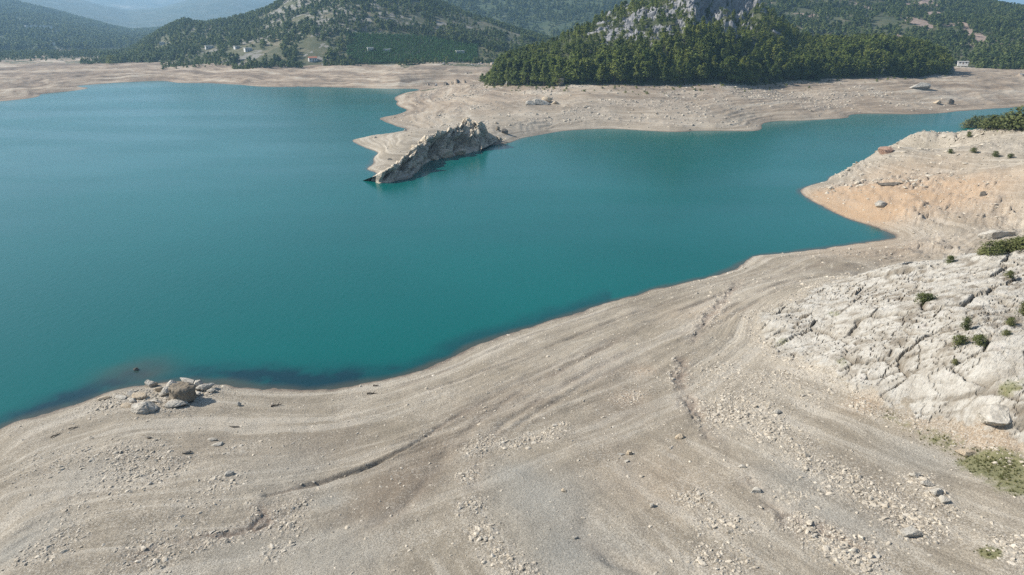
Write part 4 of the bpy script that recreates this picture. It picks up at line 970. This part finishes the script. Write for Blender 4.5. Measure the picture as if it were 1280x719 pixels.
# ---------------------------------------------------------------- single boulders
def w_small(p): return p < 15
def boulder(u, v, wpx, label, mat=M_PALE, asp=(1., .8, .6), group=None, name='boulder', rot=None, sink=.25, seed=None):
    x, y, z_, mpp = place(u, v); w = wpx * mpp * (.85 if v > 510 and w_small(wpx) else 1)
    seed = seed or int(u * 7 + v)
    me = stone_mesh(name, mat, seed, 3, asp[0] / 2, asp[1] / 2, asp[2] / 2, 11, .025)
    o = link(name, me, None, (x, y, z_ - sink * w * asp[2] * .3), (0, 0, rot if rot is not None else random.uniform(-.5, .5)), (w * 1.15,) * 3)
    return tag(o, label, 'rock', group)
BOULDERS = [
 (182,512,27,'large pale slab rock tilted left of the big brown boulder on the near shore',M_PALE,(1.,.8,.62)),
 (219,506,23,'flat pale slab directly in front of the big brown boulder',M_PALE,(1.1,.7,.35)),
 (189,483,15,'bright white rock at the waterline behind the left rock heap',M_PALE,(1.,.8,.75)),
 (236,480,20,'pale jagged rock hugging the back of the big brown boulder',M_PALE,(1.2,.7,.5)),
 (207,493,16,'pale rock touching the left side of the big brown boulder',M_PALE,(1.,.8,.6)),
 (256,487,18,'cream rock just right of the big brown boulder',M_PALE,(1.2,.7,.55)),
 (264,490,10,'small cream rock at the right end of the shore rock heap',M_PALE,(1.2,.7,.55)),
 (173,499,16,'grey ragged rock in the middle of the left shore heap',M_TANROCK,(1.1,.8,.6)),
 (176,508,10,'small tan rock behind the tilted pale slab',M_TANROCK,(1.,.8,.6)),
 (159,508,11,'small dark edged rock left of the tilted pale slab',M_TANROCK,(1.4,.6,.5)),
 (150,498,12,'low pale rock at the left end of the shore heap',M_PALE,(1.3,.7,.4)),
 (163,492,10,'little pale rock by the water at the left of the heap',M_PALE,(1.,.8,.5)),
 (214,484,13,'pale blocky rock at the upper left corner of the big brown boulder',M_PALE,(1.,.8,.8)),
 (199,489,10,'cream rock between the waterline rock and the big brown boulder',M_TANROCK,(1.1,.9,.7)),
 (196,503,11,'low cream slab between the tilted slab and the flat slab',M_PALE,(1.4,.8,.4)),
 (247,483,12,'jagged white rock behind the right shoulder of the big brown boulder',M_PALE,(1.,.8,.9)),
 (167,503,9,'small cream rock just above the dark edged rock in the heap',M_PALE,(1.2,.8,.6)),
 (247,494,9,'small pale stone in the shadow of the big brown boulder',M_PALE,(1.2,.8,.6)),
 (557,197,17,'pale boulder at the water under the middle of the lake ridge',M_TANROCK,(1.2,.9,.8)),
 (574,194,15,'tan boulder at the water under the right half of the lake ridge',M_TANROCK,(1.3,.8,.7)),
 (541,200,12,'smaller tan boulder at the water left of the pale one under the lake ridge',M_TANROCK,(1.1,.9,.8)),
 (471,226,12,'pale boulder at the far left tip of the lake ridge',M_PALE,(1.2,.9,.7)),
 (132,499,9,'lone low rock on the shoreline left of the heap',M_TANROCK,(1.5,.6,.4)),
 (298,507,7,'small upright pale stone on gravel right of the shore heap',M_PALE,(.9,.7,1.0)),
 (293,534,9,'dark flat stone on the silt below the shore heap',M_DARKROCK,(1.6,.6,.35)),
 (273,556,12,'pale flat stone, largest of the row of three on grey silt',M_PALE,(1.3,.8,.5)),
 (266,550,9,'pale stone at the upper left of the row on grey silt',M_PALE,(1.3,.8,.4)),
 (287,594,10,'single white stone with a dark side on bare silt at lower left',M_PALE,(1.1,.9,.7)),
 (187,548,7,'small dark stone below the tilted pale slab',M_DARKROCK,(1.2,.8,.5)),
 (234,567,8,'dark stone at the edge of the lower left gravel',M_DARKROCK,(1.4,.7,.5)),
 (170,463,6,'tiny dark rock poking out of the shallow water',M_DARKROCK,(1.,.9,.9)),
 (849,548,11,'grey rounded stone at the side branch of the right gully',M_TANROCK,(1.,.9,.8)),
 (945,615,13,'pale round boulder on the rim of the right gully',M_PALE,(1.,.9,.75)),
 (928,584,9,'pale stone at the bend of the right gully',M_PALE,(1.3,.8,.6)),
 (970,517,11,'white angular stone alone on the gravel right of the gully',M_PALE,(1.2,.8,.6)),
 (1138,669,17,'broken pale boulder, largest stone of the gravel strip at lower right',M_PALE,(1.3,.8,.7)),
 (1128,673,11,'smaller pale stone touching the broken boulder at lower right',M_PALE,(1.2,.8,.6)),
 (1209,568,17,'flat yellowish slab at the edge of the green grass',M_TANROCK,(1.6,.7,.35)),
 (1143,596,12,'pale stone at the upper left of the lower right stone pile',M_PALE,(1.1,.9,.7)),
 (1158,606,13,'pale stone in the middle of the lower right stone pile',M_PALE,(1.1,.9,.7)),
 (1170,617,13,'cream stone at the crest of the lower right stone pile',M_PALE,(1.1,.9,.75)),
 (1180,627,12,'pale stone at the lower right end of the stone pile',M_PALE,(1.1,.9,.7)),
 (815,633,9,'pale double stone on bare ground in the bottom centre',M_PALE,(1.,.8,.7)),
 (786,568,10,'tan stone, largest of the small cluster in the centre foreground',M_TANROCK,(1.,.8,.7)),
 (776,569,8,'pale stone at the left of the small centre foreground cluster',M_PALE,(1.4,.7,.5)),
 (784,577,7,'small pale stone at the bottom of the centre foreground cluster',M_PALE,(1.,.8,.6)),
 (705,614,8,'small grey stone beside the silt hollow at the bottom centre',M_TANROCK,(1.,.8,.6)),
 (718,673,8,'small pale stone lowest on the blue grey silt at bottom centre',M_PALE,(1.2,.9,.5)),
 (631,167,9,'dark isolated rock just right of the lake ridge',M_DARKROCK,(1.1,.8,.8)),
 (622,163,7,'brown rock between the lake ridge and the isolated dark rock',M_BROWNROCK,(1.,.8,.8)),
 (675,131,16,'pale flat topped rock, biggest of the heap on the far bank',M_PALE,(1.4,.8,.6)),
 (684,128,12,'grey rock behind the flat topped rock on the far bank',M_TANROCK,(1.,.8,.9)),
 (663,131,11,'pale rock at the left of the heap on the far bank',M_PALE,(1.3,.8,.6)),
 (694,130,7,'small rock at the right end of the far bank heap',M_TANROCK,(1.2,.8,.7)),
 (700,105,10,'grey crag at the foot of the pines on the far bank',M_TANROCK,(1.1,.9,1.1)),
 (1151,111,18,'pale slab high on the far bank below the right pines',M_PALE,(1.6,.7,.45)),
 (1187,130,7,'dark rock low on the far right bank',M_DARKROCK,(1.1,.9,.9)),
 (1171,130,7,'ochre rock left of the dark rock on the far right bank',M_TANROCK,(1.1,.9,.8)),
 (1108,191,13,'reddish rock on the crest of the right hand spit',M_REDROCK,(1.3,.9,.6)),
 (1101,258,11,'pale rock in the middle of the orange slope on the spit',M_PALE,(1.2,.8,.7)),
 (1117,232,16,'dark slab on the orange slope of the right spit',M_DARKROCK,(1.9,.5,.35)),  # dark rock added where the slope has a dark slit
 (1245,297,24,'long pale boulder behind the shrubs at the right edge',M_PALE,(1.7,.7,.5)),
 (1228,245,7,'small dark stone at the end of the spit path',M_DARKROCK,(1.,.9,.9)),
 (1249,522,33,'largest smooth pale block at the foot of the right limestone outcrop',M_PALE,(1.1,1.0,.62),None,'boulder',.4,1.2),
]
for b in BOULDERS: boulder(*b)
# the big rounded boulder: flat topped, hollow on its left, dark crust
def big_boulder():
    x, y, z_, mpp = place(229, 500); w = 29 * mpp
    v, f = ico(4)
    v = v.copy(); rad = np.hypot(v[:, 0], v[:, 1])
    v[:, 2] = np.sign(v[:, 2]) * np.abs(v[:, 2]) ** .55; sc_ = (1 + .22 * (np.abs(v[:, 2]) ** 2) * (v[:, 2] < .8)); v[:, 0] *= sc_; v[:, 1] *= sc_
    v[:, 2] = np.minimum(v[:, 2], .82 + .05 * v[:, 0])
    d = np.exp(-(((v[:, 0] + .8) / .28) ** 2 + ((v[:, 1] + .55) / .35) ** 2 + ((v[:, 2] - .1) / .6) ** 2)); v[:, 0] += .42 * d; v[:, 1] += .25 * d
    nz = fbm(v[:, 0] * 2.5 + v[:, 2], v[:, 1] * 2.5 - v[:, 2], 4, 960); v *= (1 + .20 * nz + .05 * vnoise(v[:, 0] * 9 + v[:, 2] * 5, v[:, 1] * 9, 963))[:, None]
    v *= np.array([.48, .43, .36])
    o = link('boulder', fast_mesh('boulder', v, f, M_BROWNROCK, True), None, (x, y, z_ + .30 * w), (0, .06, .1), (w, w, w))
    tag(o, 'big rounded dark brown boulder with a flat top on the near shore', 'rock')
big_boulder()

# driftwood
def stick(u, v, lpx, ang, label, th=.07):
    x, y, z_, mpp = place(u, v); L_ = lpx * mpp; V_ = []; F_ = []
    for i in range(8):
        t = i / 7; c = np.array([(t - .5) * L_, .04 * L_ * math.sin(4 * t), th + .06 * math.sin(7 * t)]); r_ = th * (1.2 - .8 * t)
        for j in range(6): an = 6.283 * j / 6; V_.append(c + np.array([0, math.cos(an) * r_, math.sin(an) * r_]))
    for i in range(7):
        for j in range(6): F_.append((i * 6 + j, i * 6 + (j + 1) % 6, i * 6 + 6 + (j + 1) % 6, i * 6 + 6 + j))
    F_ += [tuple(range(5, -1, -1)), tuple(range(42, 48))]
    # a side twig
    s0 = len(V_); p0 = np.array([.1 * L_, 0, th]); p1 = np.array([.3 * L_, .22 * L_, th * 2.4])
    for c, r_ in ((p0, th * .6), (p1, th * .25)):
        for j in range(5): an = 6.283 * j / 5; V_.append(c + np.array([-math.cos(an) * r_ * .7, math.cos(an) * r_ * .7, math.sin(an) * r_]))
    for j in range(5): F_.append((s0 + j, s0 + (j + 1) % 5, s0 + 5 + (j + 1) % 5, s0 + 5 + j))
    o = link('driftwood_branch', mesh_from('driftwood_branch', V_, F_, M_WOOD, True), None, (x, y, z_ + .04), (0, 0, ang))
    tag(o, label, 'driftwood', 'driftwood on the near shore')
M_WOOD = mat_plain('driftwood', (.07, .055, .042), .9, .5, 4)
stick(346, 508, 13, .5, 'dark driftwood branch slanting on the sand right of the shore heap', .12)
stick(465, 493, 12, .15, 'dark driftwood branch lying level near the water, left of centre', .11)
stick(470, 483, 7, .1, 'short dark branch at the waterline above the level branch', .09)
stick(70, 545, 10, 1.1, 'thin dark branch on gravel near the left edge', .07)
stick(92, 536, 9, .6, 'stubby branch by the waterline at far left', .07)

# ---------------------------------------------------------------- shrubs
SHR = [crown_mesh('foliage', 850 + k, LEAF_BUSH, 1.0, .62, 60, 22, .055, .04, 'round') for k in range(5)]
def stem_mesh(name):
    V_ = []; F_ = []
    for k in range(5):
        an = 1.256 * k; s0 = len(V_)
        for c, r_ in (((0, 0, -.1), .03), ((math.cos(an) * .22, math.sin(an) * .22, .5), .012)):
            for j in range(5): b = 6.283 * j / 5; V_.append((c[0] + math.cos(b) * r_, c[1] + math.sin(b) * r_, c[2]))
        for j in range(5): F_.append((s0 + j, s0 + (j + 1) % 5, s0 + 5 + (j + 1) % 5, s0 + 5 + j))
    return mesh_from(name, V_, F_, BARK, True)
STEM = stem_mesh('stem')
def shrub(u, v, wpx, hpx, label, group='shrubs on the bare bank'):
    x, y, z_, mpp = place(u, v); w = wpx * mpp * (.78 if v > 320 else .95); h = hpx * mpp * (.82 if v > 320 else .95)
    o = bpy.data.objects.new('shrub', None); COL.objects.link(o); o.location = (x, y, z_ - .08); o.rotation_euler = (0, 0, random.uniform(0, 6.28)); o.scale = (w / 1.3, w / 1.3, h)
    tag(o, label, 'shrub', group); k = random.randrange(5)
    link('foliage', SHR[k], o); link('stem', STEM, o)
for s in [(1154,379,25,15,'dark green shrub alone in the upper middle of the limestone outcrop'),
          (1197,432,18,16,'dark shrub, left one of the pair on the limestone outcrop'),
          (1223,431,20,13,'dark shrub, right one of the pair on the limestone outcrop'),
          (1207,413,13,17,'small shrub just above the pair of shrubs on the limestone outcrop'),
          (1187,328,13,9,'dark shrub on the back edge of the limestone outcrop'),
          (1227,319,14,9,'round shrub at the left end of the hedge behind the outcrop'),
          (1238,318,22,14,'broad green shrub, second from the left in the hedge behind the outcrop'),
          (1252,315,22,14,'green shrub in the middle of the hedge behind the outcrop'),
          (1266,313,24,13,'green shrub, second from the right in the hedge behind the outcrop'),
          (1280,312,26,14,'green shrub cut by the frame at the right end of the hedge'),
          (1262,347,12,9,'small shrub on bare rock below the hedge near the right edge'),
          (1280,395,17,17,'dark shrub cut by the right frame edge on the outcrop'),
          (1262,406,14,9,'low shrub right of the pair, near the right edge of the outcrop'),
          (1257,419,11,7,'smallest shrub, just below the low one near the right edge of the outcrop'),
          (1193,457,9,7,'tiny olive tuft shrub below the pair on the outcrop'),
          (1208,160,14,8,'low green shrub at the left end of the thicket on the spit'),
          (1222,160,22,12,'round green shrub, second from the left in the thicket on the spit'),
          (1236,161,26,14,'green shrub, third from the left in the thicket on the spit'),
          (1250,161,22,12,'green shrub in the middle of the thicket on the spit'),
          (1262,161,26,16,'green shrub on the right of the thicket on the spit'),
          (1277,162,34,22,'tallest green shrub of the thicket on the spit, at the frame edge'),
          (1244,196,8,6,'small dark shrub on the open slope below the spit thicket'),
          (1217,191,8,5,'low dark tuft shrub left of the small shrub on the spit slope'),
          (1188,192,6,5,'tiny dark shrub farthest left on the spit slope'),
          (1211,172,6,5,'tiny shrub just below the left end of the spit thicket'),
          (1262,198,6,5,'tiny dark shrub on the spit slope near the right edge')]:
    shrub(*s)
# the lone dark tree on the far left shore
def lone_tree(u, v, hpx, label):
    x, y, z_, mpp = place(u, v); s = hpx * mpp / 10
    o = bpy.data.objects.new('broadleaf_tree', None); COL.objects.link(o); o.location = (x, y, z_ - .2); o.scale = (s * 1.3, s * 1.3, s); tag(o, label, 'tree')
    link('crown', crown_mesh('crown', 881, LEAF, 10, 3.6, 40, 14, .5, .2, 'round'), o); link('trunk', TRUNKS[2], o)
lone_tree(139, 81, 9, 'lone dark tree on the brown flats of the far left shore')

# grass tufts of the two green patches
M_GRASS = mat_leaf('grass_blades', (.10, .115, .035), (.15, .16, .055), (.24, .22, .10), 1.)
def tuft(name, seed):
    rg = np.random.default_rng(seed); V_ = []; F_ = []
    for k in range(26):
        an = rg.uniform(0, 6.28); b = np.array([rg.normal() * .12, rg.normal() * .12, 0]); d = np.array([math.cos(an), math.sin(an), 0]); h = rg.uniform(.5, 1)
        w = np.array([-d[1], d[0], 0]) * .035; s0 = len(V_); V_ += [b - w, b + w, b + d * .35 * h + np.array([0, 0, h])]; F_.append((s0, s0 + 1, s0 + 2))
    return mesh_from(name, V_, F_, M_GRASS)
TUFTS = proto_collection('tuft', [tuft('tuft', 870 + k) for k in range(3)])
n = 60000; a = np.radians(RNG.uniform(15, 46, n)); r = np.sqrt(RNG.uniform(38 ** 2, 115 ** 2, n)); x, y = xy(a, r)
z_, b0, w_, t_, at_ = terrain(x, y, full=True)
ok = RNG.random(n) < np.clip((at_['grass'] + .6 * fbm(x / 1.3, y / 1.3, 3, 871) - .45) * .75, 0, 1)
x, y, z_ = x[ok], y[ok], z_[ok]; m = len(x); s = RNG.uniform(.12, .34, m)
scatter('grass', np.c_[x, y, z_], np.c_[np.zeros(m), np.zeros(m), RNG.uniform(0, 6, m)], np.repeat(s[:, None], 3, 1), RNG.integers(0, 3, m), TUFTS)

# ---------------------------------------------------------------- houses
M_WALL = mat_plain('white_plaster', (.60, .58, .54), .9, .12, .4); M_TILE = mat_plain('clay_tile', (.42, .17, .10), .9, .35, 1.5)
M_SLAB = mat_plain('pale_concrete_roof', (.62, .60, .56), .9, .15, .4); M_PANE = mat_plain('dark_window', (.03, .035, .04), .2, .3, 1.); M_DOOR = mat_plain('wooden_door', (.16, .09, .05), .7, .3, 2.)
def box(V_, F_, x0, x1, y0, y1, z0_, z1):
    s = len(V_); V_ += [(x0, y0, z0_), (x1, y0, z0_), (x1, y1, z0_), (x0, y1, z0_), (x0, y0, z1), (x1, y0, z1), (x1, y1, z1), (x0, y1, z1)]
    F_ += [tuple(s + i for i in q) for q in ((3,2,1,0),(4,5,6,7),(0,1,5,4),(1,2,6,5),(2,3,7,6),(3,0,4,7))]
def house(u, v, r_, w, d, h, rot, label, roof='tile'):
    x, y, z_ = HOUSE_XY[(u, v)]; a = math.atan2(x, y)
    o = bpy.data.objects.new('house', None); COL.objects.link(o); o.location = (x, y, z_ - .3); o.rotation_euler = (0, 0, rot - a); tag(o, label, 'house', 'houses on the far shore')
    w *= .8; d *= .8; h *= .85
    V_, F_ = [], []; box(V_, F_, -w / 2, w / 2, -d / 2, d / 2, -1.5, h)
    if roof == 'tile':
        s = len(V_); V_ += [(-w / 2, 0, h + d * .22), (w / 2, 0, h + d * .22)]; F_ += [(s - 8 + 4, s - 8 + 7, s), (s - 8 + 6, s - 8 + 5, s + 1)]
    link('wall', mesh_from('wall', V_, F_, M_WALL), o)
    V_, F_ = [], []; e = .5
    if roof == 'tile':
        k = d * .22; V_ = [(-w/2-e, -d/2-e, h-.1), (w/2+e, -d/2-e, h-.1), (w/2+e, 0, h+k+.1), (-w/2-e, 0, h+k+.1), (-w/2-e, d/2+e, h-.1), (w/2+e, d/2+e, h-.1)]
        V_ += [(p[0], p[1], p[2] + .22) for p in V_]
        F_ = [(0,3,2,1),(3,4,5,2),(6,7,8,9),(9,8,11,10),(0,1,7,6),(4,10,11,5),(0,6,9,3),(3,9,10,4),(1,2,8,7),(2,5,11,8)]
    else: box(V_, F_, -w/2-e, w/2+e, -d/2-e, d/2+e, h + .003, h + .35)
    link('roof', mesh_from('roof', V_, F_, M_TILE if roof == 'tile' else M_SLAB), o)
    V_, F_ = [], []; box(V_, F_, -.5, .5, -d/2 - .06, -d/2 + .05, .3, 2.4); link('door', mesh_from('door', V_, F_, M_DOOR), o)
    for wx in (-w * .3, w * .3):
        V_, F_ = [], []; box(V_, F_, wx - .6, wx + .6, -d/2 - .05, -d/2 + .05, 1.2, 2.5); link('window', mesh_from('window', V_, F_, M_PANE), o)
for hs in HOUSES: house(*hs)

# ---------------------------------------------------------------- air
def haze():
    V_, F_ = [], []; box(V_, F_, -16500, 16500, -16500, 16500, -12, 900)
    m = bpy.data.materials.new('haze_air'); m.use_nodes = True; t = m.node_tree; t.nodes.clear()
    out = t.nodes.new('ShaderNodeOutputMaterial'); v = t.nodes.new('ShaderNodeVolumePrincipled')
    v.inputs['Color'].default_value = HAZE_COL; v.inputs['Density'].default_value = HAZE_DENS; v.inputs['Anisotropy'].default_value = .2
    t.links.new(v.outputs[0], out.inputs['Volume'])
    o = link('haze', mesh_from('haze', V_, F_, m)); tag(o, kind='stuff')
HAZE_DENS = 1.3e-4; HAZE_COL = (.42, .72, 1.0, 1)
haze()

# ---------------------------------------------------------------- light, sky, camera
SUN_EL = math.radians(37); SX, SY = -.985, .17
w = bpy.data.worlds.new('World'); sc.world = w; w.use_nodes = True; nt = w.node_tree; nt.nodes.clear()
sky = nt.nodes.new('ShaderNodeTexSky'); sky.sky_type = 'NISHITA'; sky.sun_disc = False; sky.sun_elevation = SUN_EL; sky.sun_rotation = math.atan2(SX, SY)
sky.altitude = 100; sky.air_density = 1.0; sky.dust_density = 1.2; sky.ozone_density = 1.5
bg = nt.nodes.new('ShaderNodeBackground'); bg.inputs['Strength'].default_value = .09; wo = nt.nodes.new('ShaderNodeOutputWorld')
nt.links.new(sky.outputs[0], bg.inputs[0]); nt.links.new(bg.outputs[0], wo.inputs[0])
ld = bpy.data.lights.new('sun', 'SUN'); ld.energy = 5.0; ld.angle = math.radians(.55); ld.color = (1, .955, .89)
lo = bpy.data.objects.new('sun', ld); COL.objects.link(lo)
d = Vector((SX, SY, math.tan(SUN_EL))).normalized(); lo.rotation_euler = d.to_track_quat('Z', 'Y').to_euler()

cd = bpy.data.cameras.new('camera'); cam = bpy.data.objects.new('camera', cd); COL.objects.link(cam); sc.camera = cam
cd.sensor_fit = 'HORIZONTAL'; cd.sensor_width = 36; cd.lens = 36 * FPX / 1280; cd.clip_start = .5; cd.clip_end = 60000
cam.location = (0, 0, CAM_H); cam.rotation_euler = (math.pi / 2 - PITCH, 0, 0)

sc.view_settings.view_transform = 'Standard'; sc.view_settings.look = 'None'; sc.view_settings.gamma = 1; sc.view_settings.exposure = .74
sc.render.engine = 'CYCLES'; c = sc.cycles
c.use_denoising = False
c.max_bounces = 5; c.diffuse_bounces = 2; c.glossy_bounces = 2; c.transmission_bounces = 1; c.volume_bounces = 0; c.transparent_max_bounces = 4
c.use_adaptive_sampling = True; c.adaptive_threshold = .008
